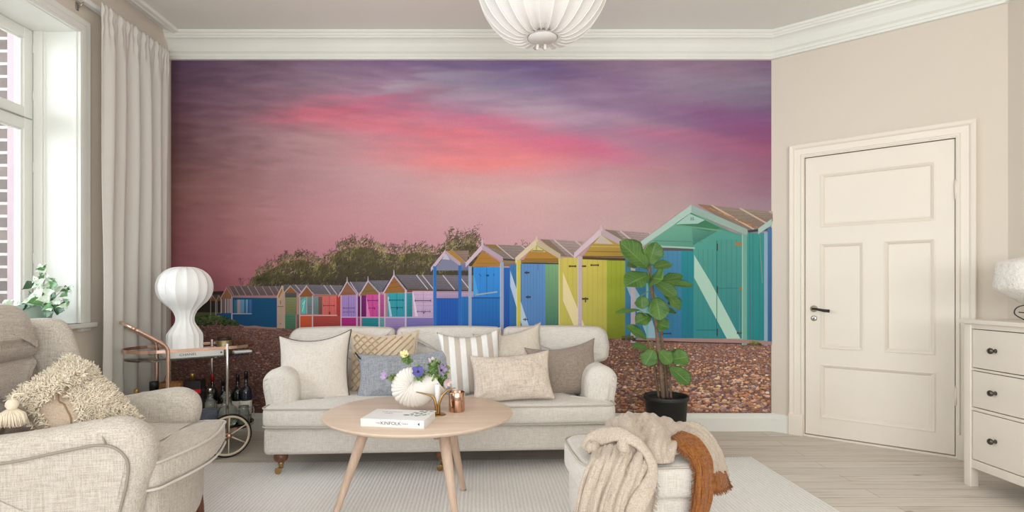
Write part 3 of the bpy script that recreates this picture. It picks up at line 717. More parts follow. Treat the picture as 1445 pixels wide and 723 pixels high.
# red and orange hut
roof(Q((434,402),(484,403),(477.5,416),(443.5,415)), (92,88,96), [0.46,0.64], (200,184,184)); P.poly([(423,417),(433,404),(443,416),(443,419),(423,419)], (150,92,46)); P.line((443,417), (478,417), 2.2, (168,120,100)); barge((421.5,417.5), (433,402), (443.5,416), 2.3, (204,184,200))
wall_(R(424.5,419,455,443.5), (118,146,148)); P.poly([(425,424),(431.5,419),(431.5,443),(425,443)], (70,196,180)); P.line((427,430), (431,424), 0.9, (190,230,220)); P.line((427,440), (430,426), 0.8, (190,230,220)); P.line((433,419), (433,443), 1.4, (176,170,178)); wall_(R(449.5,419,455,444), (132,92,82))
for y in (433, 437): hinge_(435, 440, y, (100,108,112), 0.6)
wall_(R(455,418,475.5,445), (226,104,96), 5, True, (212,92,90)); hinge_(456.5, 472, 431.5, (120,62,66), 1.0); P.line((465, 418), (465, 445), 0.6, (150,62,62)); wall_(R(464,440,466.5,444), (150,50,50))
wall_(Q((475,418),(481.5,418),(481.5,468.5),(475,467)), (190,52,44)); wall_(R(423.5,446,440,466), (212,84,26), 7, False, (196,68,24)); wall_(Q((442,446),(481,446),(481,468.5),(442,467)), (184,70,56), 8, False, (158,50,52))
P.line((423,445.3), (476,445.3), 1.3, (214,184,180)); P.line((423.3,419), (423.3,466), 1.3, (206,184,184)); P.line((441.3,417), (441.3,467), 1.7, (198,178,184))
# lavender / magenta hut
roof(Q((493,398),(519,398),(508,412),(505,416)), (88,84,96), [0.05], (206,186,200)); P.poly([(479,417),(490,400),(503,416)], (150,98,66)); P.line((480,414), (503,414), 0.5, (120,72,52)); barge((477.5,418), (490,396), (504.5,415), 2.5, (208,188,208), 5)
wall_(R(482.5,417,503,447.5), (168,136,206), 6, True, (156,122,200)); P.line((492,418), (492,446), 0.6, (110,84,150)); hinge_(485, 500, 435, (110,84,140), 1.1); hinge_(485, 491, 440.5, (110,84,140), 0.7); hinge_(494, 500, 440.5, (110,84,140), 0.7)
wall_(R(482,448,502.5,468.5), (184,8,130), 7, False, (164,4,120)); P.line((481.5,417), (481.5,468), 1.5, (206,186,206)); P.line((482,447.8), (504,447.8), 1.2, (214,186,206))
# narrow purple between
wall_(R(504.5,417,516.5,447), (118,28,104)); wall_(R(505,448.5,510,468), (176,60,140), 5, False); P.line((504,415), (504,468.5), 1.8, (200,178,206))
# pink door / teal hut
roof(Q((522,396),(549,396),(540,411),(536.5,413)), (90,88,98)); P.poly([(508,417),(519,399),(534,413),(534,416),(508,417)], (140,106,54)); P.line((510,412.5), (531,410), 0.5, (112,80,44)); barge((506.5,416.5), (519.5,395), (536.5,413.5), 2.6, (208,188,208), 5)
wall_(R(511.5,417,517,447), (122,22,110)); wall_(R(517,416,534.5,447), (220,64,156), 5, True, (206,50,146)); P.poly([(517,417),(518.5,425),(522.5,447),(517,447)], (232,118,186)); P.line((526, 417), (526, 447), 0.6, (150,30,110)); hinge_(519, 533, 424.3, (110,30,96), 1.0); hinge_(520.5, 527, 435, (110,30,96), 0.8); P.line((529,434), (529,437), 1.3, (100,30,90))
wall_(R(537,416,541.5,447), (202,60,150), 4, False); wall_(R(511,449,534,468.5), (8,140,150), 7, False, (0,124,140)); wall_(R(536.5,449,541.5,468.5), (84,166,166), 5, False)
P.line((510,448), (542,448), 1.2, (200,196,206)); P.line((509.3,417), (509.3,468.5), 1.4, (204,190,210)); P.line((535.3,413), (535.3,468.5), 2.0, (198,184,204))
# big lilac hut
roof(Q((559,388),(669,389),(669,410),(575,408)), (92,86,92), [0.26,0.335,0.6,0.8], (204,190,196), 1.3)
P.poly([(541.5,414),(555,391),(572,409),(572,413),(541.5,414)], (158,104,44)); P.line((545,407), (568,404), 0.5, (120,76,36)); P.line((548,400), (563,398), 0.5, (120,76,36)); wall_(R(574,409,612,411), (140,92,60)); barge((540.5,413), (556,387), (574.5,410), 3.0, (212,192,210), 6)
wall_(R(547,414,582,447), (24,166,180), 10, True, (18,150,170)); P.poly([(547,419),(549,419),(553.5,447),(550,447)], (166,206,220)); wall_(R(575.5,414,582,447), (30,150,160), 7, False); P.line((560,414), (560,446), 0.6, (10,100,120)); hinge_(549.5, 569, 423.8, (22,92,112), 1.2); hinge_(552, 568, 434.5, (22,92,112), 1.0); P.line((560.5,433), (560.5,437), 1.6, (16,80,100))
wall_(R(582,411,612,447), (206,172,206), 7, False, (196,160,202)); P.poly([(582,413),(583.5,413),(590,447),(586,447)], (226,204,224)); hinge_(586, 608, 424.5, (106,84,112), 1.4); hinge_(589, 596, 439.8, (106,84,112), 1.0); hinge_(600, 607, 439.8, (106,84,112), 1.0); wall_(R(597,439,599,443), (110,80,110)); P.line((597.5,412), (597.5,446), 0.5, (150,120,156))
wall_(R(544,448.5,571.5,467.5), (164,134,190), 6, False, (146,122,184)); wall_(R(574,448.5,612,467.5), (132,118,188), 6, False, (108,104,174)); P.line((543,448), (612,448), 1.1, (210,192,214)); P.line((543.2,414), (543.2,468), 1.7, (204,188,206)); P.line((572.6,409), (572.6,467.5), 2.2, (206,190,210))
wall_(R(612,411,668,421), (186,156,194)); wall_(R(612,411,668,413), (176,144,156))
# open-frame bright blue shelter
roof(Q((629,354),(662,354),(658,377),(650,374)), (112,92,82), [0.3], (190,170,170)); P.poly([(630,354),(640,354),(656,370),(651,374)], (176,126,46)); wall_(R(614,371,662,382), (120,126,156)); P.poly([(613,382),(628,360),(650,376),(650,382)], (128,130,158)); barge((608,378), (628,353), (650,370.5), 5.2, (210,180,196))
P.poly([(624,366),(629,358),(635,367)], (190,186,204)); 
wall_(R(616,421,647,467.5), (0,90,184), 8, True, (0,84,178)); wall_(R(651.5,419,665,467.5), (0,112,186), 3, True, (0,100,176)); P.line((613.7,376), (613.7,467.5), 4.8, (8,112,196)); P.line((649,375), (649,467.5), 4.4, (10,108,192)); P.line((611.6,378), (611.6,467), 0.7, (70,150,210))
# second bright blue shelter
roof(Q((684,345),(745,347),(726,368),(709,366)), (112,98,92), [0.27,0.85], (196,176,172), 1.4); P.poly([(685,345),(700,346),(712,356),(690,349)], (140,112,60)); P.poly([(665,377),(681,354),(708,372),(708,376)], (176,122,34)); wall_(R(708,368,727,376), (152,124,84)); P.line((710,366.5), (727,367.5), 2.4, (74,68,70))
P.line((672,372), (700,372), 0.6, (140,92,28)); P.line((676,365), (692,365), 0.6, (140,92,28)); barge((657,371), (680.5,345), (709.5,363), 6.0, (212,182,200), 9)
wall_(R(668,377,705.5,420), (0,138,222), 4, True, (0,126,212)); P.poly([(668,385),(668,417),(675,414)], (40,160,228)); P.line((687,378), (687,417), 0.7, (0,84,150)); P.line((670.5,416.5), (702,412), 2.0, (150,168,170)); P.line((670,418), (673,411), 1.2, (130,150,160)); P.line((686,389), (690,389), 2.6, (0,74,120)); P.line((676,387), (679,390), 0.9, (0,90,150)); P.line((697,386), (697,390), 0.9, (0,90,150))
wall_(R(665,420,705.5,467.5), (0,112,190), 8, True, (0,96,178)); P.line((665,420.5), (706,420.5), 1.6, (0,80,150)); wall_(R(711,378,720,467.5), (0,96,186), 0, True, (0,72,160)); P.line((663.3,376), (663.3,468), 4.6, (156,168,194)); P.line((708.2,370), (708.2,471), 5.0, (150,164,188)); P.line((706.2,372), (706.2,471), 0.8, (190,196,214))
# blue-grey door behind yellow frame
wall_(R(719,373,736,468), (48,118,176), 3, True, (28,100,160)); wall_(R(736,371,769.5,468), (84,138,196), 8, True, (72,124,184)); P.poly([(720,382),(720,404),(739,468),(749,468)], (176,196,220)); wall_(R(769.5,372,789,468), (122,170,118), 4, True, (58,110,92)); P.line((736,371.5), (789,372.5), 1.6, (60,60,50))
for (x, y) in ((743,385), (745,419.5), (741,451)): P.line((x-3, y), (x+4, y), 2.4 if y != 451 else 1.4, (58,64,84)); P.line((x, y-2.4), (x, y+2.4), 1.0, (58,64,84))
P.line((759,373), (759,382), 0.8, (120,96,80))
roof(Q((762,337.5),(823,341),(808.5,363),(791,362)), (128,110,106), [0.32,0.82], (204,178,168), 1.8); P.poly([(762,338),(775,339),(800,362),(792,362)], (134,112,90))
P.poly([(735,372),(757,341),(788,364),(788,370),(737,371)], (178,128,34)); P.line((740,366), (787,366), 1.0, (120,86,30)); P.poly([(735,371),(788,371),(788,367),(736,367)], (146,112,46)); P.poly([(749,355),(756,346),(770,356)], (206,196,124)); P.line((751,354), (767,354.5), 1.2, (110,86,40)); P.line((757,347), (757,354), 1.0, (150,120,60)); barge((727,364), (757,337), (791,359), 7.0, (222,200,160), 3)
P.line((731.8,367), (731.8,469), 5.6, (206,190,34)); P.line((729.3,368), (729.3,469), 0.9, (232,220,120))
# big yellow hut
wall_(R(794,364,857,470), (208,190,66), 9, True, (182,172,62)); P.poly([(794,384),(794,424),(813,468),(828,468)], (230,210,150)); wall_(R(856,368,882,478), (170,184,28), 4, True, (126,136,20)); P.line((791.2,365), (791.2,468), 6.0, (196,182,70)); P.line((788.8,365), (788.8,468), 1.0, (226,214,140))
roof(Q((852,324.5),(917,329),(910,346),(877,345)), (130,110,110), [0.35,0.98], (206,180,172), 2.0); P.poly([(853,324),(868,326),(884,342),(876,344)], (136,118,104))
P.poly([(822,362),(848,328),(882,346),(882,362)], (184,148,50)); P.line((822,362), (882,363), 1.2, (110,90,34)); P.line((828,355), (882,356), 1.0, (140,108,36)); P.line((834,348), (882,349), 1.2, (200,176,90)); P.poly([(838,344),(848,332),(866,345)], (196,180,164)); P.line((822,364.5), (882,366.5), 3.4, (94,74,40)); barge((810,357), (848,322), (879,340), 7.4, (216,188,196), 4)
P.line((818,362), (818,466), 5.6, (190,170,186)); P.line((815.4,362), (815.4,466), 0.9, (214,196,206)); hinge_(803.5, 812, 376, (92,74,40), 2.0); hinge_(834, 844, 374.5, (92,74,40), 1.8); P.line((821,376), (827,376), 2.4, (92,74,40)); P.line((821,422), (830,422), 2.6, (84,70,48)); P.line((826,420), (826,427), 1.8, (84,70,48))
# blue hut behind the plant
wall_(Q((882,352),(962,352),(962,478),(882,478)), (62,134,172), 12, True, (36,118,160)); P.poly([(883,385),(883,403),(914,478),(928,478),(916,440)], (146,190,206)); wall_(R(961,354,979,479), (10,140,150), 2, True, (0,116,136)); P.line((924,352), (978,352.5), 4.0, (96,84,92)); P.line((893,366), (893,484), 6.4, (196,178,196)); P.line((913,400), (913,478), 3.0, (118,190,190)); hinge_(935, 946, 471, (40,60,90), 1.4)
# green hut
roof(Q((984,288),(1090,299),(1090,312),(1055,328)), (120,104,92), [0.18,0.56,0.95], (200,172,150), 2.2); P.poly([(984,288.5),(1004,291),(1046,322),(1055,326),(1050,327)], (134,116,100))
for k in range(40):
    t = rnd.random(); x, y = 990+t*76, 290+t*30; P.poly([(x-3, y-1.2), (x+3, y+0.4), (x+4, y+2), (x-2, y+0.8)], rnd.choice([(186,126,58),(160,110,50),(196,140,70)]))
P.line((1055,327), (1088,323), 3.6, (70,72,84))
wall_(Q((978,345),(1012,322),(1046,331),(1046,478),(978,478)), (76,158,142), 0, True, (30,136,140), 0.6); P.planks(R(978,352,1046,478), 10, (48,128,120), True, 0.5); wall_(R(1010,338,1046,478), (70,152,140), 5, True, (28,130,136), 0.5)
P.poly([(979,360),(979,392),(1025,478),(1044,478),(1002,398)], (168,208,188)); P.line((1011,340), (1011,476), 0.9, (36,98,98)); P.line((982,466), (1010,466), 1.2, (24,110,116)); P.line((1012,407), (1046,407), 0.7, (36,110,108))
for (x, y) in ((1011.5,349), (1011.5,409), (1011.5,469)): P.line((x, y-5), (x, y+5), 2.0, (66,70,56))
P.line((1037,344.5), (1047,344.5), 4.4, (166,118,66)); P.line((1042,408), (1047,408), 4.0, (150,110,64)); P.line((1039,470), (1047,470), 3.0, (80,80,60)); P.line((1043,412), (1043,470), 1.0, (100,140,120))
P.poly([(912,346),(973,298),(1046,334),(1016,324),(978,346),(978,350)], [(96,160,140),(110,176,148),(80,146,124),(70,134,110),(60,124,112),(80,146,128)])
P.poly([(952,317),(973,300),(1016,322),(1000,327)], (64,126,92)); P.line((952,318), (1018,326), 2.2, (98,160,126)); P.line((922,340), (990,342), 1.0, (70,136,116)); P.line((922,347.5), (980,350.5), 2.4, (150,196,170)); P.poly([(953,317),(973,302),(994,311),(984,316)], (156,196,184))
wall_(Q((1053,329),(1080,329),(1080,481),(1053,480)), (44,148,142), 3, True, (10,130,136), 0.6); barge((904,341), (975,289), (1054,324), 8.2, (172,202,190)); P.line((1049.8,331), (1049.8,487), 7.4, (108,168,150)); P.line((1047,331), (1047,487), 1.2, (148,200,180)); P.line((1057,330), (1058,480), 0.7, (84,96,110)); P.line((1071,330), (1075,400), 0.5, (150,150,140))
P.poly([(1069,323),(1088.3,309),(1088.3,318),(1069,331)], (170,196,190)); wall_(R(1082,322,1088.3,482), (64,116,164), 0, True, (44,96,140)); P.line((1080,328), (1080,488), 5.0, (136,170,196))
# decking strip and a few weeds
P.poly([(892,477),(978,477.5),(1046,479),(1088.3,482),(1088.3,487),(1046,484.5),(978,482),(892,480)], (168,128,122)); P.line((892,481), (1046,485), 1.4, (74,58,60)); P.poly([(612,467.5),(712,468.5),(712,471),(612,470)], (176,140,132)); P.poly([(520,467.5),(612,467.5),(612,469),(520,469)], (150,116,116)); P.poly([(345,461),(360,459.5),(372,461.5),(391,462.5),(391,465),(345,463)], (150,122,110))
bush(1054, 1072, 482, 487, 40, [(110,110,60),(130,120,70)]); bush(878, 896, 474, 480, 40, [(110,100,60),(90,96,56)])
# stones lying on the shingle, larger towards the bottom right
KT = P.k+2
scol = [(206,138,100),(214,160,126),(178,134,118),(150,128,126),(194,124,82),(226,184,160),(126,100,100),(190,152,140),(214,166,104),(176,116,84),(208,156,124)]
for k in range(7800):
    x = rnd.uniform(242, 1088); yt = 460+(x-240)*0.032; t = rnd.random(); y = yt+4+(583-yt-4)*t**0.9
    near = (y-yt)/(583-yt); s_ = (0.6+1.05*near)*rnd.uniform(0.6, 1.5)*(0.8+0.5*(x-242)/846); 
    if rnd.random() < 0.008: s_ *= 2.0
    if y+s_ > 582.5 or x-s_*1.6 < 242.5 or x+s_*1.6 > 1087: continue
    br_ = 0.80+0.34*min(1, (x-242)/700); c = dk(rnd.choice(scol), br_*rnd.uniform(0.78, 1.08));  # stones toned down to the left, wall shading put into their colour
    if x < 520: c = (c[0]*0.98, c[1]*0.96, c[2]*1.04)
    a0 = rnd.uniform(0, 6); el = rnd.uniform(1.1, 1.9)
    P.poly([(x+s_*el*math.cos(a0+q*PI/3)*rnd.uniform(0.8, 1.1), y+s_*0.8*math.sin(a0+q*PI/3)) for q in range(6)], [dk(c, 1.08 if math.sin(a0+q*PI/3) < 0 else 0.82) for q in range(6)], lay=KT+rnd.random()*40)
me = bpy.data.meshes.new('wall_mural'); me.from_pydata(P.v, [], P.f)
at = me.color_attributes.new('Print', 'FLOAT_COLOR', 'POINT'); at.data.foreach_set('color', np.array(P.c, dtype=np.float32).ravel())
m, nt, b = new_mat('mural_ink'); ca = N(nt, 'ShaderNodeVertexColor', layer_name='Print')
nz = noise_tex(nt, coords(nt, (1, 1, 1)), 90, 4); fine = ramp(nt, nz, [(0.3, (0.94, 0.94, 0.94)), (0.7, (1, 1, 1))])
nt.links.new(mixrgb(nt, 1.0, ca.outputs[0], fine, 'MULTIPLY'), b.inputs['Base Color']); b.inputs['Roughness'].default_value = 0.85; b.inputs['Specular IOR Level'].default_value = 0.15
M['ink'] = m
m, nt, b = new_mat('mural_shingle_ink'); tc = nt.nodes.new('ShaderNodeTexCoord')
mp = nt.nodes.new('ShaderNodeMapping'); nt.links.new(tc.outputs['Object'], mp.inputs[0]); mp.inputs['Scale'].default_value = (1, 0, 1.7)
v1 = N(nt, 'ShaderNodeTexVoronoi', Scale=95); nt.links.new(mp.outputs[0], v1.inputs['Vector'])
sep = N(nt, 'ShaderNodeSeparateXYZ'); nt.links.new(tc.outputs['Object'], sep.inputs[0])
sc2 = N(nt, 'ShaderNodeSeparateColor'); nt.links.new(v1.outputs['Color'], sc2.inputs[0])
ccol = ramp(nt, sc2.outputs[0], [(0.0, mcol((116,90,90))), (0.2, mcol((156,114,98))), (0.4, mcol((176,120,92))), (0.55, mcol((128,104,112))), (0.7, mcol((190,146,128))), (0.85, mcol((168,104,66))), (1.0, mcol((206,168,150)))])
edge = ramp(nt, v1.outputs['Distance'], [(0.0, (1, 1, 1)), (0.5, (0.82, 0.80, 0.80)), (0.8, (0.55, 0.5, 0.5))])
cc = mixrgb(nt, 1.0, ccol, edge, 'MULTIPLY')
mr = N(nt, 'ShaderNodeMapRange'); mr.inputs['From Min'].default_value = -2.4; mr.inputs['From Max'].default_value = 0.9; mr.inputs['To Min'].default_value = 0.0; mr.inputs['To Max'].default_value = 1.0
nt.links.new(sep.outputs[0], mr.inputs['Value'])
side = ramp(nt, mr.outputs[0], [(0.0, (0.62, 0.60, 0.64)), (0.6, (0.9, 0.87, 0.86)), (1.0, (1, 1, 0.98))])  # darkens the left end: wall shading painted into the shingle print
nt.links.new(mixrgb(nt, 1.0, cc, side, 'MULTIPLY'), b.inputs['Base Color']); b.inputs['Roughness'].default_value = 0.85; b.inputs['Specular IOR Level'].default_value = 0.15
M['shingle'] = m
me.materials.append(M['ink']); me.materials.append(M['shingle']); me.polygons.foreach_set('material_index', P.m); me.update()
mural = bpy.data.objects.new('wall_mural', me); COL.objects.link(mural)
tag(mural, 'full-wall printed mural of colourful beach huts under a pink sunset sky', 'mural')
t = text_mesh('hut_number', '35', 0.032, plain('number_ink', (70, 84, 86), 0.9), mural, (MW(976, 309.5)[0], BY-0.0025-0.00001*(KT+45), MW(976, 309.5)[1]), (PI/2, 0, 0), 0.0002)
# ================================================================== rug
m, nt, b = new_mat('woven_rug'); v = coords(nt)
wv = N(nt, 'ShaderNodeTexWave', Scale=16, Distortion=1.0, Detail=2); wv.bands_direction = 'X'; wv.inputs['Detail Scale'].default_value = 3; nt.links.new(coords(nt, (1, 1, 1), (0, 0, 0)), wv.inputs['Vector'])
vo = N(nt, 'ShaderNodeTexVoronoi', Scale=150); nt.links.new(coords(nt, (1, 0.55, 1)), vo.inputs['Vector'])
hh = mixrgb(nt, 0.35, wv.outputs[0], vo.outputs['Distance'])
nt.links.new(ramp(nt, hh, [(0.1, lin((228, 224, 219))), (0.5, lin((244, 242, 239)))]), b.inputs['Base Color']); b.inputs['Roughness'].default_value = 0.97; b.inputs['Specular IOR Level'].default_value = 0.1
bump(nt, b, hh, 0.6, 0.006); M['rug'] = m
ra = math.radians(2.2)
rug = empty('rug', (1.585, 3.472, 0), ra, 'large ivory woven wool rug spread under the round coffee table', 'rug')
mb = MB(); mb.rbox((-1.875, -1.2, 0.007), (1.875, 1.2, 0.0065), 0.006, n=30, seg=2, fn=lambda p: Vector((p.x, p.y+0.004*math.sin(p.x*9)*(1 if p.y > -0.1 else 0), p.z+0.0006*math.sin(p.x*7+p.y*5))))
mb.build('woven_pile', M['rug'], rug)
mb = MB()
for k in range(256):
    x = -3.75+3.75*(k+0.5)/256; mb.tube([(x, -0.002, 0.009), (x+0.003, 0.004, 0.011), (x+0.001, 0.007, 0.004)], 0.005, 5)
o = mb.build('whipped_edge', M['rug'], rug)

# ================================================================== sofa
SA = math.radians(3.4)
sofa = empty('sofa', (-1.335, 3.08, 0), SA, 'three-seater pale linen sofa with rolled arms against the mural wall', 'sofa')
sm = M['sofa']; pm = M['pipe']; RZ = 0.012
mb = MB(); mb.rbox((1.01, 0.425, 0.208), (1.005, 0.40, 0.078), 0.028, bulge=(0, 0.004, 0.0), n=8); mb.build('base_frame', sm, sofa)
def seat(x0, x1, tl, tr):
    o = []; y0, y1, ya = 0.0, 0.62, 0.15; r = 0.05
    xa = x0+(0.165 if tl else 0); xb = x1-(0.165 if tr else 0)
    def arc(cx, cy, a0, a1, rr=r):
        for k in range(6): a = math.radians(a0+(a1-a0)*k/5); o.append((cx+rr*math.cos(a), cy+rr*math.sin(a)))
    arc(x0+r, y0+r, 180, 270)
    for k in range(1, 12): t = k/12; o.append((x0+r+(x1-x0-2*r)*t, y0-0.012*math.sin(PI*t)))
    arc(x1-r, y0+r, 270, 360)
    if tr: arc(x1-0.03, ya-0.03, 0, 90, 0.03); o.append((xb+0.02, ya)); o.append((xb, ya+0.02))
    for k in range(1, 6): o.append((xb, ya+(y1-ya)*k/6))
    arc(xb-r, y1-r, 0, 90); arc(xa+r, y1-r, 90, 180)
    for k in range(5, 0, -1): o.append((xa, ya+(y1-ya)*k/6))
    if tl: o.append((xa, ya+0.02)); o.append((xa-0.02, ya)); arc(x0+0.03, ya-0.03, 90, 180, 0.03)
    return o
for (x0, x1, tl, tr) in ((0.0, 1.008, True, False), (1.012, 2.02, False, True)):
    ol = seat(x0, x1, tl, tr)
    mb = MB(); mb.slab(ol, 0.122, 0.034, 'xy', off=0.345, bulge=0.022, rings=6, seg=4)
    # soften with slow undulation
    mb.v = [(p[0], p[1], p[2]+0.004*noise.noise(Vector((p[0]*5, p[1]*5, 1)))) for p in mb.v]
    c = mb.build('seat_cushion', sm, sofa)
    mb = MB(); mb.tube([(x, y-0.0 if True else y, 0.406-0.009) for x, y in ol], 0.0045, 6, closed=True); mb.tube([(x, y, 0.2935) for x, y in ol], 0.0045, 6, closed=True); mb.build('piping', pm, c)
def arm(side):
    # front profile, x outwards from the seat
    prof = crom([(0.0, 0.285), (-0.004, 0.42), (-0.002, 0.52), (0.03, 0.582), (0.09, 0.606), (0.155, 0.59), (0.196, 0.545), (0.20, 0.49), (0.188, 0.42), (0.18, 0.35), (0.178, 0.285), (0.165, 0.27), (0.09, 0.268), (0.012, 0.27)], 5, closed=True)
    base = Vector((0.155, 0, 0)) if side < 0 else Vector((1.865, 0, 0))
    ol = [((-p.x if side < 0 else p.x), p.y) for p in [Vector((q[0], q[1])) for q in prof]]
    mb = MB(); mb.slab(ol, 0.60, 0.05, 'xz', off=0.13+0.30, bulge=0.012, rings=4, seg=6, M=Matrix.Translation(base))
    mb.v = [(x, y, z-0.02*max(0, (y-0.3))) for x, y, z in mb.v]
    a = mb.build('arm', sm, sofa)
    # pleats gathered over the scroll
    mb = MB()
    for k, dz in enumerate((0.07, 0.10, 0.135)):
        pts = [(base.x+(-1 if side < 0 else 1)*(0.19-0.0-0.03*t), 0.128+0.02*(1-t)+0.0, 0.60-dz+0.02*t) for t in (0, 0.4, 0.8, 1)]
        mb.tube(pts, [0.0015, 0.003, 0.003, 0.001], 6)
    mb.build('pleat', sm, a)
arm(-1); arm(1)
mb = MB(); mb.rbox((1.03, 0.80, 0.46), (1.04, 0.07, 0.27), 0.05, n=8); mb.build('back_frame', sm, sofa)
bx = [(-0.055, 0.66), (0.668, 1.392), (1.40, 2.14)]
for bi, (x0, x1) in enumerate(bx):
    ol = []; H = 0.42 if True else 0.4; wc = x1-x0; z0 = 0.0
    rl = 0.085 if bi == 0 else 0.04; rr = 0.085 if bi == 2 else 0.04
    lowl = 0.165+0.06 if bi == 0 else 0.0; lowr = 0.165+0.11 if bi == 2 else 0.0
    pts = []
    def arc(cx, cy, a0, a1, r):
        for k in range(7): a = math.radians(a0+(a1-a0)*k/6); pts.append((cx+r*math.cos(a), cy+r*math.sin(a)))
    # bottom (between the arms) then up over the arm
    if lowl: pts += [(lowl, 0.0), (lowl-0.005, 0.12)]; arc(0.05, 0.19+0.04, 270, 180, 0.05)
    else: arc(0.03, 0.03, 270, 180, 0.03)
    for t in (0.3, 0.5, 0.7): pts.append((0.0-0.006*math.sin(PI*t), (0.23 if lowl else 0.03)+(H-rl-(0.23 if lowl else 0.03))*t))
    arc(rl, H-rl, 180, 90, rl)
    for t in (0.15, 0.3, 0.45, 0.6, 0.75, 0.9): pts.append((rl+(wc-rl-rr)*t, H+0.008*math.sin(PI*t)))
    arc(wc-rr, H-rr, 90, 0, rr)
    for t in (0.3, 0.5, 0.7): pts.append((wc+0.006*math.sin(PI*t), H-rr-(H-rr-(0.23 if lowr else 0.03))*t))
    if lowr: arc(wc-0.05, 0.23, 0, -90, 0.05); pts += [(wc-lowr+0.005, 0.12), (wc-lowr, 0.0)]
    else: arc(wc-0.03, 0.03, 0, -90, 0.03)
    L, Rr = (lowl or 0.03), wc-(lowr or 0.03)
    for t in (0.8, 0.6, 0.4, 0.2): pts.append((L+(Rr-L)*t, 0.0))
    Mt = Matrix.Translation((x0, 0.665, 0.385)) @ Matrix.Rotation(math.radians(-9), 4, 'X')
    mb = MB(); mb.slab(pts, 0.15, 0.05, 'xz', off=0.0, bulge=0.03, rings=6, seg=5, M=Mt)
    c = mb.build('back_cushion', sm, sofa)
    mb = MB()
    mb.tube([Mt @ Vector((x*0.985+wc*0.0075, -0.05, z*0.985+0.003)) for x, z in pts], 0.0045, 6, closed=True)
    mb.build('piping', pm, c)
for (x, y) in ((0.09, 0.075), (1.01, 0.075), (1.93, 0.075), (0.09, 0.76), (1.01, 0.76), (1.93, 0.76)):
    RZ = 0.012 if y < 0.5 else 0.0
    mb = MB(); mb.lathe([(0.0, 0.145), (0.026, 0.145), (0.027, 0.126), (0.036, 0.118), (0.041, 0.1), (0.036, 0.082), (0.024, 0.072), (0.02, 0.07), (0.0, 0.07)], 24, (x, y, RZ)); lg = mb.build('leg', M['brownwood'], sofa)
    mb = MB(); mb.lathe([(0.0, 0.072), (0.019, 0.072), (0.017, 0.06), (0.013, 0.045), (0.012, 0.036), (0.0, 0.036)], 16, (x, y, RZ)); 
    mb.tube([(x, y, 0.04+RZ), (x-0.012, y-0.002, 0.035+RZ), (x-0.02, y-0.004, 0.018+RZ)], 0.006, 8)
    mb.lathe([(0.0, -0.008), (0.015, -0.008), (0.017, -0.005), (0.017, 0.005), (0.015, 0.008), (0, 0.008)], 18, M=Matrix.Translation((x-0.016, y-0.004, 0.017+RZ)) @ Matrix.Rotation(PI/2, 4, 'X'))
    mb.bbox((x-0.03, y-0.014, 0.02+RZ), (x+0.008, y-0.011, 0.036+RZ), 0.001); mb.build('castor', M['brass'], lg)

# ================================================================== cushions
def pillow(name, px, py, d, w, h, t, mat, label, rz=0, tilt=0, roll=0, ear=0.10, sag=0.045, group='scatter cushions on the sofa', seed=0, n=34, crease=0.006, lean=None, edge=None):
    """stuffed square-cut cushion: local x width, z height, y thickness"""
    o = empty(name, W(px, py, d), 0, label, 'cushion', group)
    o.rotation_mode = 'QUATERNION'
    o.rotation_quaternion = (Matrix.Rotation(rz, 3, 'Z') @ Matrix.Rotation(tilt, 3, 'X') @ Matrix.Rotation(roll, 3, 'Y')).to_quaternion()
    ear = ear*1.45
    def surfp(u, v, s):
        # concave sides between pointed corners
        ex = 1-ear*(1-v*v)*1.0; ez = 1-ear*(1-u*u)*1.0
        x = u*w/2*ex; z = v*h/2*ez - sag*h*(1-u*u)*max(0, v)
        th = t/2*((1-abs(u)**2.4)*(1-abs(v)**2.4))**0.55
        p = Vector((x, 0, z)); q = Vector((x*9, z*9, seed*3.7+s))
        cr = noise.fractal(q, 1.0, 2.0, 3)*crease*1.5*(0.4+1.0*max(abs(u), abs(v))**2)
        rad = math.atan2(z, x); cr += crease*0.9*noise.noise(Vector((rad*5, seed, s)))*max(abs(u*v), 0.15)*2
        return Vector((x, s*(th+cr*(th/(t/2)+0.1)), z))
    us = [math.sin(PI/2*(2*k/n-1))*0.35+(2*k/n-1)*0.65 for k in range(n+1)]
    mb = MB()
    for s in (-1, 1): mb.grid([[surfp(u, v, s) if max(abs(u), abs(v)) < 0.9999 else surfp(u, v, 1)*1.0 for u in us] for v in us])
    # make both halves share the seam
    mb.v = [(p[0], 0.0 if abs(abs(p[1])) < 1e-3 and False else p[1], p[2]) for p in mb.v]
    mb.build('cover', mat, o)
    rim = []
    for k in range(n): rim.append(surfp(us[k], -1, 1))
    for k in range(n): rim.append(surfp(1, us[k], 1))
    for k in range(n, 0, -1): rim.append(surfp(us[k], 1, 1))
    for k in range(n, 0, -1): rim.append(surfp(-1, us[k], 1))
    return o, surfp, rim, mb
def ca(c, c2, **k): return linen('cushion_linen_%d_%d_%d' % c, c, c2, **k)
R_ = math.radians
# 1 pale linen with dark piping
o, sp_, rim, _ = pillow('scatter_cushion', 443, 521, 3.40, 0.465, 0.46, 0.16, ca((226,218,208), (200,190,178)), 'pale natural linen cushion with thin dark piping, leaning on the left arm of the sofa', rz=R_(-4), tilt=R_(-16), roll=R_(-5), sag=0.07, ear=0.075, seed=1)
mb = MB(); mb.tube(rim, 0.004, 6, closed=True); plabel(mb.build('piping', M['pipedark'], o), 'thin dark grey piping')
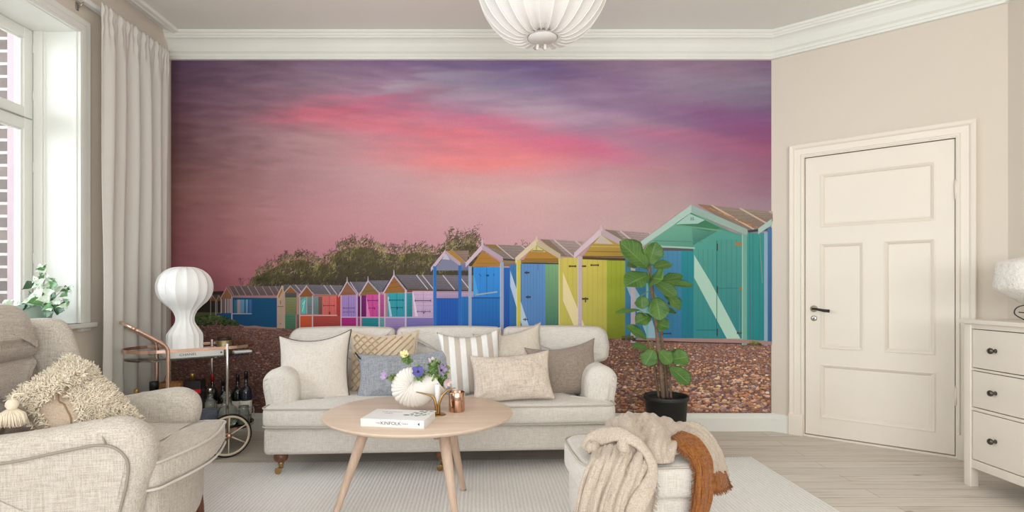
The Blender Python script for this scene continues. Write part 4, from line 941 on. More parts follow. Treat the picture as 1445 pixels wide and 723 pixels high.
# 2 pintuck cream
o, sp_, rim, _ = pillow('scatter_cushion', 541, 513, 3.56, 0.445, 0.43, 0.14, ca((222,206,184), (196,176,150)), 'cream cushion with a lattice of raised pintucks, second from the left end of the sofa', rz=R_(2), tilt=R_(-14), roll=R_(0), ear=0.06, seed=2)
mb = MB()
NL = 11
for k in range(-NL, NL+1):
    for sg in (1,):
        pts = []
        for q in range(41):
            a = q/40*2-1
            # diagonal rising to the right; mirrored below to form a chevron lattice
            u = a; v = (k*0.26 + 1.15*a)
            if abs(v) < 0.93 and abs(u) < 0.95: 
                p = sp_(u, v, -1); p.y -= 0.004; pts.append(p)
        if len(pts) > 2: mb.tube(pts, 0.0048, 5)
for k in range(-NL, NL+1):
    pts = []
    for q in range(41):
        a = q/40*2-1; u = a; v = k*0.26-1.15*a
        if abs(v) < 0.93 and -0.95 < u < -0.15:
            p = sp_(u, v, -1); p.y -= 0.004; pts.append(p)
    if len(pts) > 2: mb.tube(pts, 0.0035, 5)
mb.build('pintucks', ca((206,182,150), (170,142,108)), o)  # darker cloth colour stands in for the shading along the tucks
mb = MB(); mb.tube(rim, 0.004, 6, closed=True); mb.build('edge_seam', ca((222,206,184), (196,176,150)), o)
# 5 plain beige with fringe edge behind
o, sp_, rim, _ = pillow('scatter_cushion', 722, 507, 3.56, 0.44, 0.40, 0.13, ca((216,206,192), (190,178,162)), 'plain beige linen cushion standing behind the striped one, its corner peaking above the sofa back', rz=R_(2), tilt=R_(-15), roll=R_(-9), ear=0.08, seed=5)
mb = MB(); rr = random.Random(3)
for i in range(0, len(rim)):
    p, q = rim[i-1], rim[i]
    for k in range(5):
        b_ = p.lerp(q, k/5); d = b_.copy(); d.y = 0; d.normalize(); mb.tube([b_, b_+d*0.012+Vector((rr.uniform(-.003, .003), rr.uniform(-.002, .002), rr.uniform(-.003, .003)))], [0.0012, 0.0005], 4)
mb.build('frayed_edge', ca((216,206,192), (190,178,162)), o)
# 4 striped
m, nt, b = new_mat('striped_cushion_cloth'); wv = N(nt, 'ShaderNodeTexWave', Scale=4.6); wv.bands_direction = 'X'; wv.inputs['Phase Offset'].default_value = 1.0; nt.links.new(coords(nt), wv.inputs['Vector'])
nz = noise_tex(nt, coords(nt, (1, 1, 0.06)), 420, 2)
sc_ = ramp(nt, wv.outputs[0], [(0.46, lin((198,186,174))), (0.52, lin((238,236,232)))]); nt.links.new(mixrgb(nt, 0.5, sc_, ramp(nt, nz, [(0.3, (0.8, 0.8, 0.8)), (0.7, (1, 1, 1))]), 'MULTIPLY'), b.inputs['Base Color']); b.inputs['Roughness'].default_value = 0.95; b.inputs['Specular IOR Level'].default_value = 0.1
bump(nt, b, noise_tex(nt, coords(nt), 22, 3), 0.3, 0.02)
o, sp_, rim, _ = pillow('scatter_cushion', 665, 513, 3.46, 0.40, 0.42, 0.15, m, 'white cushion with broad greige vertical stripes, in the middle of the sofa', rz=R_(5), tilt=R_(-15), roll=R_(-4), ear=0.09, seed=4, crease=0.008)
mb = MB(); rr = random.Random(5)
for i in range(0, len(rim)):
    p, q = rim[i-1], rim[i]
    for k in range(5):
        b_ = p.lerp(q, k/5); d = b_.copy(); d.y = 0; d.normalize(); mb.tube([b_, b_+d*0.010+Vector((rr.uniform(-.003, .003), rr.uniform(-.002, .002), rr.uniform(-.003, .003)))], [0.0012, 0.0005], 4)
mb.build('frayed_edge', M['curtain'], o)
# 3 grey blue lumbar
o, sp_, rim, _ = pillow('scatter_cushion', 571, 529, 3.40, 0.60, 0.305, 0.13, linen('crinkled_blue_grey', (164,167,173), (130,134,142), scale=160, bmp=0.5, crinkle=(4.0, 1, 0.8)), 'long blue-grey crinkled cushion standing behind the shell vase', rz=R_(2), tilt=R_(-22), roll=R_(-3), ear=0.07, seed=3, crease=0.01, n=44)
mb = MB()
a = sp_(-1, 1, -1); mb.tube([a+Vector((-0.004, 0, 0.004)), a+Vector((0.012, -0.012, -0.02)), a+Vector((0.034, -0.024, -0.045))], 0.004, 6); plabel(mb.build('loop_tab', M['black'], o), 'black fabric corner loop')
# 7 brown
o, sp_, rim, _ = pillow('scatter_cushion', 797, 523, 3.50, 0.47, 0.36, 0.15, linen('taupe_linen', (160,146,134), (126,112,100), scale=360, contrast=0.2), 'dark taupe linen cushion with pointed corners, next to the right arm of the sofa', rz=R_(7), tilt=R_(-15), roll=R_(-7), ear=0.10, seed=7)
# 8 front gauze lumbar
m8 = linen('gauze_oatmeal', (220,206,192), (190,174,158), scale=150, bmp=0.6, crinkle=(4.5, 1, 0.7))
o, sp_, rim, _ = pillow('scatter_cushion', 722, 532, 3.27, 0.485, 0.30, 0.14, m8, 'oatmeal crinkled-gauze cushion lying in front of the striped and taupe ones', rz=R_(2), tilt=R_(-24), roll=R_(-4), ear=0.06, seed=8, crease=0.012, n=44)
# ================================================================== coffee table
TX, TY, TZ = -0.403, 2.775, 0.455
RG = 0.0135
tab = empty('coffee_table', (TX, TY, RG), 0, 'round pale oak coffee table with splayed legs standing on the ivory rug', 'coffee table')
ta, tb = 0.468, 0.452; tz = TZ-RG
mb = MB()
prof = [(0.0, tz-0.024), (0.90, tz-0.024), (0.955, tz-0.022), (0.985, tz-0.014), (1.0, tz-0.006), (0.9985, tz-0.002), (0.993, tz), (0.0, tz)]
mb.lathe([(max(r, 0), z) for r, z in prof], 96); mb.v = [(x*ta, y*tb, z) for x, y, z in mb.v]
mb.build('tabletop', M['tablewood'], tab)
def tl(a, b_, r0, r1):
    a = Vector(a); b_ = Vector(b_); mb = MB(); P_ = [a.lerp(b_, t) for t in (0, 0.25, 0.5, 0.75, 0.97, 1)]
    mb.tube(P_, [r0, r0*0.98, (r0+r1)/2, r1*1.06, r1, r1*0.9], 20); return mb
for (a, b_) in (((-0.63, 2.64, tz-0.02), (-0.755, 2.50, 0)), ((-0.255, 2.50, tz-0.02), (-0.178, 2.36, 0)), ((-0.262, 2.83, tz-0.02), (-0.19, 2.90, 0))):
    mb = tl((a[0]-TX, a[1]-TY, a[2]), (b_[0]-TX, b_[1]-TY, b_[2]), 0.025, 0.0155); mb.build('leg', M['legwood'], tab)
Jc = Vector((-0.30-TX, 2.60-TY, tz-0.052))
for (a, b_) in ((Vector((-0.62-TX, 2.64-TY, tz-0.045)), Vector((-0.262-TX, 2.52-TY, tz-0.045))), (Vector((-0.262-TX, 2.52-TY, tz-0.046)), Vector((-0.262-TX, 2.82-TY, tz-0.046))), (Vector((-0.62-TX, 2.64-TY, tz-0.047)), Vector((-0.262-TX, 2.82-TY, tz-0.047)))):
    d = (b_-a); L = d.length; Mx = Matrix.Translation(a) @ d.to_track_quat('X', 'Z').to_matrix().to_4x4()
    mb = MB(); mb.bbox((0, -0.012, -0.02), (L, 0.012, 0.024), 0.003, M=Mx); mb.build('crossbar', M['legwood'], tab)
mb = MB(); mb.lathe([(0, -0.012), (0.013, -0.012), (0.013, 0.03), (0, 0.03)], 14, (-0.288-TX, 2.513-TY, tz-0.055)); mb.build('bolt', M['copper'], tab)

# ------------------------------------------------------------------ book
M['paper'] = plain('book_paper', (238, 236, 230), 0.8); M['cover'] = plain('book_cover_white', (236, 235, 232), 0.45)
bk = empty('book', (-0.6225, 2.476, TZ), math.atan2(2.431-2.476, -0.332+0.6225), 'thick white hardback book lying flat on the front of the coffee table', 'book')
bw, bd, bh = 0.294, 0.200, 0.035
mb = MB(); mb.bbox((0.003, 0.004, 0.004), (bw-0.004, bd-0.004, bh-0.004), 0.001); mb.build('page_block', M['paper'], bk)
mb = MB(); mb.bbox((0, 0, 0), (bw, bd, 0.0035), 0.001); mb.bbox((0, 0, bh-0.0035), (bw, bd, bh), 0.001); mb.bbox((0, -0.002, 0), (bw, 0.003, bh), 0.0015); mb.build('hard_cover', M['cover'], bk)
ink = plain('dark_ink', (44, 44, 46), 0.7); ink2 = plain('grey_ink', (120, 120, 120), 0.7)
text_mesh('spine_title', 'KINFOLK', 0.020, ink, bk, (bw*0.48, -0.0022, bh*0.5), (PI/2, 0, 0), 0.0002, sx=1.15)
text_mesh('spine_title', 'THE', 0.011, ink2, bk, (bw*0.275, -0.0022, bh*0.5), (PI/2, 0, 0), 0.0002)
text_mesh('spine_title', 'TABLE', 0.011, ink2, bk, (bw*0.70, -0.0022, bh*0.5), (PI/2, 0, 0), 0.0002)
text_mesh('cover_lettering', 'THE KINFOLK', 0.016, ink2, bk, (bw*0.33, bd*0.72, bh+0.0001), (0, 0, R_(2)), 0.0001); text_mesh('cover_lettering', 'TABLE', 0.014, ink2, bk, (bw*0.30, bd*0.58, bh+0.0001), (0, 0, R_(2)), 0.0001)
mb = MB(); mb.add([(bw*0.90, -0.0024, bh*0.55), (bw*0.93, -0.0024, bh*0.3), (bw*0.93, -0.0024, bh*0.72)], [(0, 1, 2)], 0, False); mb.build('spine_mark', ink, bk, weld=False); mb = MB()
mb.add([(bw*(0.62+0.055*math.cos(k*PI/8)), bd*(0.47+0.05*math.sin(k*PI/8)), bh+0.0003) for k in range(16)], [tuple(range(16))], 0, False); mb.build('cover_picture', plain('cover_grey', (112, 110, 108), 0.6), bk, weld=False)
rr = random.Random(8); mb = MB()
for k in range(26):
    x, y = bw*rr.uniform(0.68, 0.97), bd*rr.uniform(0.42, 0.95); a0 = rr.uniform(0, 6); s_ = rr.uniform(0.006, 0.017)
    if x+s_ > bw-0.002 or y+s_ > bd-0.002: continue
    mb.add([(x+s_*math.cos(a0+q*PI/4)*rr.uniform(0.5, 1), y+s_*math.sin(a0+q*PI/4)*rr.uniform(0.5, 1), bh+0.0002+k*0.00002) for q in range(8)], [tuple(range(8))], 0, False)
mb.build('cover_picture', plain('cover_sage', (150, 160, 156), 0.6, var=0.3, nscale=60), bk, weld=False)

# ------------------------------------------------------------------ shell vase (ribbed, curled)
vd = 2.80
V0 = W(585, 578, vd); V0.z = TZ
vase = empty('shell_vase', (V0.x, V0.y, TZ), 0, 'matt white ribbed nautilus-shell vase holding anemones on the coffee table', 'vase')
def vp(px, py): p = W(px, py, vd); return Vector((p.x-V0.x, 0, p.z-TZ))
# spine of the shell from the curl tip round the belly to the mouth; radii in metres
sp = [((588,541),0.010),((590,533),0.024),((584,530),0.040),((575,533),0.050),((570,542),0.061),((572,551),0.069),((582,555.5),0.072),((592,554),0.069),((602,548),0.063),((611,544),0.062),((620,538),0.058)]
ctr = crom([vp(*p) for p, r in sp], 32); rad = [x.x for x in crom([(r, 0, 0) for p, r in sp], 32)]
NR = len(ctr)
rows = []
for i, (c, r) in enumerate(zip(ctr, rad)):
    t = i/(NR-1); a = ctr[min(i+1, NR-1)]-ctr[max(i-1, 0)]; a.normalize()
    side = Vector((0, 1, 0)); up = a.cross(side).normalized(); row = []
    rib = -0.0048*(0.5-0.5*math.cos(i*2*PI/9))**3*max(0, min(1, 1-(t-0.62)/0.14))
    for k in range(36):
        th_ = 2*PI*k/36
        od = up*math.cos(th_)+side*math.sin(th_)*0.86; wt_ = max(0, min(1, ((c+od*r-vp(592, 543)).length-0.045)/0.05)); rr_ = r+rib*wt_
        q = c+up*math.cos(th_)*rr_+side*math.sin(th_)*rr_*0.86; q.z = max(q.z, 0.002+0.0)
        row.append(q)
    rows.append(row)
# resample denser for crisp ribs
dense = []
D = 1
for i in range(NR-1):
    for s_ in range(D):
        t = s_/D; dense.append([rows[i][k].lerp(rows[i+1][k], t) for k in range(36)])
dense.append(rows[-1])
def ribd(i): return i
mb = MB(); mb.grid(dense, closev=True)
lip = dense[-1]; cc = sum(lip, Vector())/36
inner = [[cc+(p-cc)*f+Vector((-0.03*g_, 0, -0.012*g_)) for p in lip] for f, g_ in ((0.97, -0.1), (0.93, 0.0), (0.88, 0.6), (0.7, 1.4))]
mb.grid([lip]+inner, closev=True); mb.add(inner[-1], [tuple(range(36))])
mb.add(dense[0], [tuple(range(36))])
vm = plain('bisque_ceramic', (232, 226, 218), 0.6, var=0.02, nscale=20, bmp=0.15)
mb.build('ribbed_body', vm, vase)

# ------------------------------------------------------------------ cut flowers
M['leaf'] = plain('flower_leaf', (88, 122, 58), 0.6, var=0.3, nscale=30); M['leaf2'] = plain('flower_leaf_light', (130, 156, 84), 0.6, var=0.25, nscale=30)
M['stem'] = plain('green_stem', (120, 140, 74), 0.6)
def petalmat(n, c): return plain(n, c, 0.6, var=0.12, nscale=60)
def flower(px, py, d, r, mats, label, face, nleaf, seed, cup=0.5, root=(606, 545)):
    rr = random.Random(seed); c = W(px, py, d); o = empty('anemone', c, 0, label, 'flower')
    face = Vector(face).normalized(); q = face.to_track_quat('Z', 'Y').to_matrix().to_4x4()
    for k in range(7):
        a0 = 2*PI*k/7+rr.uniform(-.15, .15); rl = r*rr.uniform(0.85, 1.1); rows = []
        for i in range(6):
            t = i/5; w_ = 0.45*rl*math.sin(PI*min(1, 0.12+t*0.83))**0.7; row = []
            for j in range(5):
                s_ = (j/4*2-1); rad_ = 0.12*r+rl*t; zz = cup*rl*t*t+0.12*rl*s_*s_*(0.4+t)+(k % 2)*0.0012
                row.append(q @ Vector((rad_*math.cos(a0)-s_*w_*math.sin(a0), rad_*math.sin(a0)+s_*w_*math.cos(a0), zz)))
            rows.append(row)
        mb = MB(); mb.grid(rows); p = mb.build('petal', mats[0], o); md = p.modifiers.new('t', 'SOLIDIFY'); md.thickness = 0.0006
    mb = MB(); mb.lathe([(0, -0.002), (0.2*r, 0.0), (0.24*r, 0.1*r), (0.15*r, 0.22*r), (0, 0.25*r)], 12, M=q); mb.build('flower_centre', mats[1], o)
    e = W(root[0], root[1], vd)-c; mb = MB(); mb.tube(crom([Vector((0, 0, 0))-face*0.003, -face*0.02+e*0.15, e*0.6+Vector((0, 0, 0.01)), e], 5), 0.0016, 6); mb.build('stem', M['stem'], o)
    mb = MB()
    for k in range(nleaf):
        a0 = rr.uniform(0, 2*PI); b0 = Vector((0, 0, 0))-face*rr.uniform(0.004, 0.02)+e*rr.uniform(0.0, 0.25)
        dr = (Vector((math.cos(a0), rr.uniform(-0.8, 0.4), math.sin(a0)*0.9))).normalized(); L = rr.uniform(0.013, 0.027); sd = dr.cross(Vector((0, 1, 0.2))).normalized()
        tip = b0+dr*L*1.7; n_ = dr.cross(sd)
        for w_ in (-0.8, -0.3, 0.3, 0.8):
            tt = b0+dr*L*(1.6-abs(w_)*0.5)+sd*w_*L*0.75; mm = b0.lerp(tt, 0.6)
            mb.add([b0, mm+sd*L*0.14+n_*0.002, tt, mm-sd*L*0.14+n_*0.002], [(0, 1, 2, 3)], 0 if rr.random() < 0.6 else 1)
    f_ = mb.build('foliage', [M['leaf'], M['leaf2']], o); md = f_.modifiers.new('t', 'SOLIDIFY'); md.thickness = 0.0005
    return o
yel = petalmat('cream_petal', (240, 232, 176)); lil = petalmat('lilac_petal', (190, 168, 206)); blu = petalmat('violet_petal', (96, 92, 168)); wht = petalmat('pale_petal', (236, 220, 222)); lav = petalmat('lavender_petal', (172, 148, 196)); pnk = petalmat('blush_petal', (228, 206, 206))
dkc = plain('dark_flower_centre', (50, 44, 70), 0.7); pac = plain('pale_flower_centre', (226, 214, 190), 0.7)
flower(572, 502, 2.84, 0.022, (yel, pac), 'pale yellow cut flower rising highest behind the curl of the vase', (-0.2, -0.9, 0.6), 20, 1, 0.9, (590, 540))
flower(545, 531, 2.79, 0.023, (lil, dkc), 'small lilac flower drooping out to the left of the vase', (-0.7, -0.7, 0.3), 12, 2, 0.8, (590, 543))
flower(590, 525, 2.74, 0.028, (blu, dkc), 'violet-blue anemone with a dark eye facing front over the vase mouth', (0.0, -1, 0.35), 16, 3, 0.3)
flower(611, 512, 2.80, 0.021, (wht, pac), 'whitish bud flower with a blush tinge at the back of the bouquet', (0.1, -0.7, 0.8), 18, 4, 0.9)
flower(622, 523, 2.76, 0.028, (lav, dkc), 'lavender anemone turned to the right, above the white candle', (0.75, -0.65, 0.2), 16, 5, 0.5)
flower(629, 540, 2.79, 0.021, (pnk, pac), 'blush flower hanging low on the right beside the candle', (0.6, -0.8, -0.1), 18, 6, 0.8)
# leafy sprigs filling the mouth
mb = MB(); rr = random.Random(9); o = empty('leaf_sprig', W(606, 543, vd), 0, 'spray of feathery green leaves filling the mouth of the vase', 'greenery')
b00 = W(606, 543, vd)
for k in range(36):
    tx, ty = rr.uniform(583, 634), rr.uniform(508, 543); 
    if ty > 522+abs(tx-612)*0.0 and tx < 592: ty = rr.uniform(522, 538)
    tip = W(tx, ty, rr.uniform(2.74, 2.86))-b00; mb.tube(crom([Vector((0, 0, 0)), tip*0.5+Vector((0, 0, 0.008)), tip], 4), 0.0011, 5, mi=2)
    for q in range(14):
        b0 = tip*rr.uniform(0.45, 1.0); a0 = rr.uniform(0, 2*PI); dr = Vector((math.cos(a0), rr.uniform(-0.7, 0.5), math.sin(a0))).normalized(); L = rr.uniform(0.012, 0.025); sd = dr.cross(Vector((0, 1, 0.3))).normalized()
        mb.add([b0, b0+dr*L*0.6+sd*L*0.28, b0+dr*L, b0+dr*L*0.6-sd*L*0.28], [(0, 1, 2, 3)], 0 if rr.random() < 0.55 else 1)
mb.build('foliage', [M['leaf'], M['leaf2'], M['stem']], o)

# ------------------------------------------------------------------ candle holder, candle, copper tumbler
chd = 2.70; c0 = W(617.5, 579, chd); c0.z = TZ
hold = empty('candle_holder', c0, 0, 'small brass candle holder with two curved horns on the coffee table', 'candle holder')
M['brass2'] = plain('antique_brass', (164, 132, 84), 0.28, 1.0, 0.1, 30)
mb = MB(); mb.lathe([(0, 0), (0.040, 0), (0.041, 0.002), (0.038, 0.004), (0.008, 0.005), (0, 0.005)], 28); mb.build('base_plate', M['brass2'], hold)
mb = MB(); mb.lathe([(0, 0.004), (0.013, 0.004), (0.014, 0.01), (0.0132, 0.042), (0.0138, 0.046), (0.0, 0.046)], 18); mb.build('cup', M['brass2'], hold)
for sgn, tipx, tz_ in ((-1, -0.105, 0.112), (1, 0.088, 0.132)):
    pts = crom([(sgn*0.004, -0.012, 0.006), (sgn*0.007, -0.013, 0.05), (sgn*0.022, -0.012, 0.09), (tipx*0.6, -0.01, tz_*0.93), (tipx, -0.004, tz_)], 6)
    n_ = len(pts); mb = MB(); mb.tube(pts, [0.0078*(1-0.72*(i/(n_-1))**1.5) for i in range(n_)], 10); mb.build('horn', M['brass2'], hold)
cn = empty('candle', c0+Vector((0, 0, 0.0465)), 0, 'short white candle standing in the horned brass holder', 'candle')
M['wax'] = plain('white_wax', (240, 238, 234), 0.5); mb = MB(); mb.lathe([(0, 0), (0.0128, 0), (0.0128, 0.098), (0.011, 0.103), (0.003, 0.102), (0, 0.1015)], 20); mb.build('wax_body', M['wax'], cn)
mb = MB(); mb.tube([(0, 0, 0.1), (0.001, 0, 0.108)], 0.0008, 5); mb.build('wick', M['black'], cn)
t0 = W(644.5, 579, 2.78); t0.z = TZ
tum = empty('tealight_glass', t0, 0, 'copper mirrored tealight glass at the right of the coffee table', 'candle glass')
m, nt, b = new_mat('copper_glass'); nz = noise_tex(nt, coords(nt, (1, 1, 0.15)), 60, 4)
nt.links.new(ramp(nt, nz, [(0.35, lin((120, 84, 62))), (0.5, lin((208, 164, 136))), (0.7, lin((232, 204, 182)))]), b.inputs['Base Color']); b.inputs['Metallic'].default_value = 0.9; b.inputs['Roughness'].default_value = 0.12
mb = MB(); mb.lathe([(0, 0), (0.038, 0), (0.0405, 0.004), (0.041, 0.096), (0.040, 0.098), (0.039, 0.096), (0.038, 0.012), (0, 0.010)], 32); mb.build('glass_cup', m, tum)
mb = MB(); mb.lathe([(0, 0.0101), (0.03, 0.0101), (0.03, 0.05), (0, 0.05)], 20); mb.build('wax_fill', plain('amber_wax', (206, 170, 120), 0.5), tum)
# ================================================================== wing armchair (left foreground)
CA = R_(13)
ch = empty('wing_armchair', (-1.30, 2.215, 0.0135), CA, 'greige linen wing armchair by the window, facing the coffee table', 'armchair')
cm = M['chair']; cp = plain('taupe_piping', (158, 150, 138), 0.9, spec=0.1)
# local: x forwards, y to the chair's left (away from the camera), z up
def armo(sy):
    top = [(-0.66, 0.56), (-0.52, 0.575), (-0.34, 0.59), (-0.18, 0.613), (-0.08, 0.627), (-0.015, 0.62), (0.035, 0.585), (0.055, 0.53), (0.045, 0.46), (0.02, 0.38), (0.0, 0.28), (-0.008, 0.16)]
    ol = crom(top, 6)+[Vector((-0.03, 0.13, 0)), Vector((-0.3, 0.125, 0)), Vector((-0.6, 0.125, 0)), Vector((-0.69, 0.14, 0)), Vector((-0.70, 0.3, 0)), Vector((-0.70, 0.45, 0))]
    ol = [(p[0], p[1]) for p in ol]
    mb = MB(); mb.slab(ol, 0.135, 0.06, 'xz', off=sy*0.335, bulge=0.0, rings=0, seg=8)
    # roll flares outwards at the top
    mb.v = [(x-(0.05*max(0, 1+x/0.6) if sy > 0 else 0), y+sy*0.025*max(0, min(1, (z-0.42)/0.18))**1.5, z-(0.022*max(0, (z-0.3)/0.3) if sy > 0 else 0)) for x, y, z in mb.v]
    a = mb.build('arm', cm, ch)
    if sy > 0: return
    # piping round the outside panel and across the scroll
    ins = []
    for p in crom([(-0.66, 0.49), (-0.5, 0.50), (-0.34, 0.512), (-0.18, 0.54), (-0.09, 0.552), (-0.04, 0.535), (-0.012, 0.49), (-0.016, 0.42), (-0.04, 0.3), (-0.05, 0.14)], 8):
        fl = 0.025*max(0, min(1, (p.y-0.42)/0.18))**1.5
        ins.append((p.x, sy*(0.335+0.0675+0.005+fl), p.y))
    mb = MB(); mb.tube(ins, 0.0045, 6)
    mb.tube([(-0.07-0.03*math.sin(t*PI), sy*(0.335+0.02)+sy*0.070*math.cos(t*PI), 0.555+0.071*math.sin(t*PI)) for t in [k/12 for k in range(13)]], 0.003, 5)
    mb.build('piping', cp, a)
    # pleats fanned on the scroll front
    mb = MB()
    for k in range(3):
        ang = R_(50-34*k); r0, r1 = 0.02, 0.055
        mb.tube([(-0.03+math.cos(ang)*r*1.2+0.012, sy*(0.335+0.045+0.02), 0.55+math.sin(ang)*r*1.15) for r in (0.01, 0.03, 0.05, 0.062)], [0.001, 0.002, 0.002, 0.001], 5)
    mb.build('pleat', cm, a)
armo(-1); armo(1)
# seat rail with bowed front
def bow(x0, hw, b_, r, xb=-0.62, n=10, tw=None):
    o = []
    def arc(cx, cy, a0, a1, rr=r):
        for k in range(6): a = R_(a0+(a1-a0)*k/5); o.append((cx+rr*math.cos(a), cy+rr*math.sin(a)))
    arc(x0-r, -hw+r, 270, 345)
    for k in range(1, n): t = k/n; y = -hw+r+(2*hw-2*r)*t; o.append((x0+b_*math.sin(PI*t), y))
    arc(x0-r, hw-r, 15, 90)
    if tw: o.append((-0.02, hw)); o.append((-0.035, hw-0.01)); o.append((-0.04, tw))
    else: o.append((x0-0.2, hw))
    hb = tw or hw
    o.append((-0.3, hb)); o.append((xb, hb)); o.append((xb, -hb)); o.append((-0.3, -hb))
    if tw: o.append((-0.04, -tw)); o.append((-0.035, -hw+0.01)); o.append((-0.02, -hw))
    return o
mb = MB(); mb.slab(bow(0.035, 0.30, 0.035, 0.05), 0.235, 0.03, 'xy', off=0.245, rings=3, bulge=0.0); mb.build('seat_frame', cm, ch)
ol = bow(0.085, 0.315, 0.045, 0.045, xb=-0.56, tw=0.262)
mb = MB(); mb.slab(ol, 0.105, 0.03, 'xy', off=0.412, rings=7, bulge=0.03, seg=4)
def askew(p): a = R_(-7); x, y = p[0]+0.25, p[1]; return (x*math.cos(a)-y*math.sin(a)-0.25+0.01, x*math.sin(a)+y*math.cos(a)+0.012, p[2])
mb.v = [askew((x, y, z+0.004*noise.noise(Vector((x*6, y*6, 3))))) for x, y, z in mb.v]; c = mb.build('seat_cushion', cm, ch)
mb = MB(); mb.tube([askew((x, y, 0.4565)) for x, y in ol], 0.005, 6, closed=True); mb.tube([askew((x, y, 0.3655)) for x, y in ol], 0.005, 6, closed=True); mb.build('piping', plain('pale_piping', (214, 208, 200), 0.9), c)
# back: leaning shell, lower pad, head bolster
Mb = Matrix.Translation((-0.57, 0, 0.42)) @ Matrix.Rotation(R_(-12), 4, 'Y')
def roundrect(y0, y1, z0, z1, rt, rb, n=7, crown_=0.0):
    o = []
    def arc(cy, cz, a0, a1, r):
        for k in range(n): a = R_(a0+(a1-a0)*k/(n-1)); o.append((cy+r*math.cos(a), cz+r*math.sin(a)))
    arc(y0+rb, z0+rb, 180, 270, rb)
    for t in (0.25, 0.5, 0.75): o.append((y0+rb+(y1-y0-2*rb)*t, z0))
    arc(y1-rb, z0+rb, 270, 360, rb)
    for t in (0.33, 0.66): o.append((y1, z0+rb+(z1-z0-rt-rb)*t))
    arc(y1-rt, z1-rt, 0, 90, rt)
    for t in (0.2, 0.4, 0.6, 0.8): o.append((y1-rt+(y0-y1+2*rt)*t, z1+crown_*math.sin(PI*t)))
    arc(y0+rt, z1-rt, 90, 180, rt)
    for t in (0.33, 0.66): o.append((y0, z1-rt-(z1-z0-rt-rb)*t))
    return o
mb = MB(); mb.slab(roundrect(-0.29, 0.29, -0.28, 0.55, 0.12, 0.02), 0.12, 0.04, 'yz', off=-0.13, M=Mb); mb.build('back_shell', cm, ch)
mb = MB(); mb.slab(roundrect(-0.265, 0.265, 0.0, 0.365, 0.02, 0.02), 0.12, 0.04, 'yz', off=-0.02, rings=6, bulge=0.02, M=Mb); mb.build('lower_back_cushion', cm, ch)
mb = MB(); mb.slab(roundrect(-0.255, 0.255, 0.352, 0.585, 0.10, 0.035, crown_=0.004), 0.15, 0.065, 'yz', off=0.0, rings=6, bulge=0.022, M=Mb); mb.build('head_cushion', cm, ch)
def wing(sy):
    ol = crom([(-0.70, 0.50), (-0.60, 0.52), (-0.48, 0.55), (-0.43, 0.62), (-0.425, 0.72), (-0.45, 0.82), (-0.475, 0.885), (-0.51, 0.922), (-0.57, 0.93), (-0.66, 0.925), (-0.76, 0.925), (-0.78, 0.8), (-0.75, 0.65)], 6, closed=True)
    mb = MB(); mb.slab([(p.x, p.y) for p in ol], 0.095, 0.045, 'xz', off=sy*0.315, bulge=0.0, rings=0, seg=7)
    mb.v = [(x-0.055, y+sy*(0.02*max(0, (z-0.55)/0.4)+0.10*max(0, x+0.60)), z) for x, y, z in mb.v]; w_ = mb.build('wing', cm, ch)
wing(-1); wing(1)
for (x, y) in ((0.0, -0.28), (0.0, 0.28), (-0.66, -0.27), (-0.66, 0.27)):
    mb = MB(); s_ = 1 if x > -0.3 else -1
    mb.tube([(x, y, 0.135), (x+0.01*s_, y, 0.07), (x+0.02*s_, y, 0.0)], [0.024, 0.02, 0.013], 14); mb.build('leg', M['brownwood'], ch)

# ------------------------------------------------------------------ shaggy cushion with a tassel
def chp(x, y, z): 
    c, s_ = math.cos(CA), math.sin(CA); return Vector((-1.30+x*c-y*s_, 2.215+x*s_+y*c, z))
boucle = plain('looped_wool_cream', (236, 222, 200), 0.95, var=0.12, nscale=30, spec=0.1); backc = linen('cushion_back_cotton', (206, 188, 166), (180, 160, 138), scale=300)
pc = Vector((-1.63, 2.09, 0.62))
sh = empty('shaggy_cushion', pc, 0, 'cream shaggy tufted cushion with a tassel slumped on the armchair seat', 'cushion')
cL, cT, cR, cB = (W(16, 562, 1.93)-pc, W(94, 504, 2.28)-pc, W(196, 594, 2.20)-pc, W(78, 640, 1.92)-pc)
nrm = (cR-cL).cross(cT-cB).normalized()
if nrm.y > 0: nrm = -nrm
t_ = 0.19
def sp3(u, v, s):
    """u from the tassel-side edge (-1) to the right edge (+1), v from the lower edge (-1) to the upper (+1)"""
    eu = u*(1-0.12*(1-v*v)); ev = v*(1-0.12*(1-u*u)); a, b_ = (eu+1)/2, (ev+1)/2
    base = cL.lerp(cT, b_).lerp(cB.lerp(cR, b_), a) if False else (cB.lerp(cR, a)).lerp(cL.lerp(cT, a), b_)
    th = t_/2*((1-abs(u)**2.4)*(1-abs(v)**2.4))**0.5
    fold = 0.03*math.exp(-((v-0.35)/0.2)**2)*(1-u*u) - 0.025*math.exp(-((v-0.05)/0.15)**2)*(1-u*u)*(1 if u < 0.4 else 0.4)
    k = th+(th/(t_/2))*0.018*noise.noise(Vector((u*2.5, v*2.5, s+4)))+(fold if s < 0 else 0)
    return base + nrm*(k if s < 0 else -k)
us = [math.sin(PI/2*(2*k/30-1))*0.35+(2*k/30-1)*0.65 for k in range(31)]
mb = MB(); mb.grid([[sp3(u, v, -1) for u in us] for v in us]); mb.grid([[sp3(u, v, 1) if max(abs(u), abs(v)) < 0.999 else sp3(u, v, -1) for u in us] for v in us]); mb.build('cover', backc, sh)
rr = random.Random(21); mb = MB(); mb2 = MB()
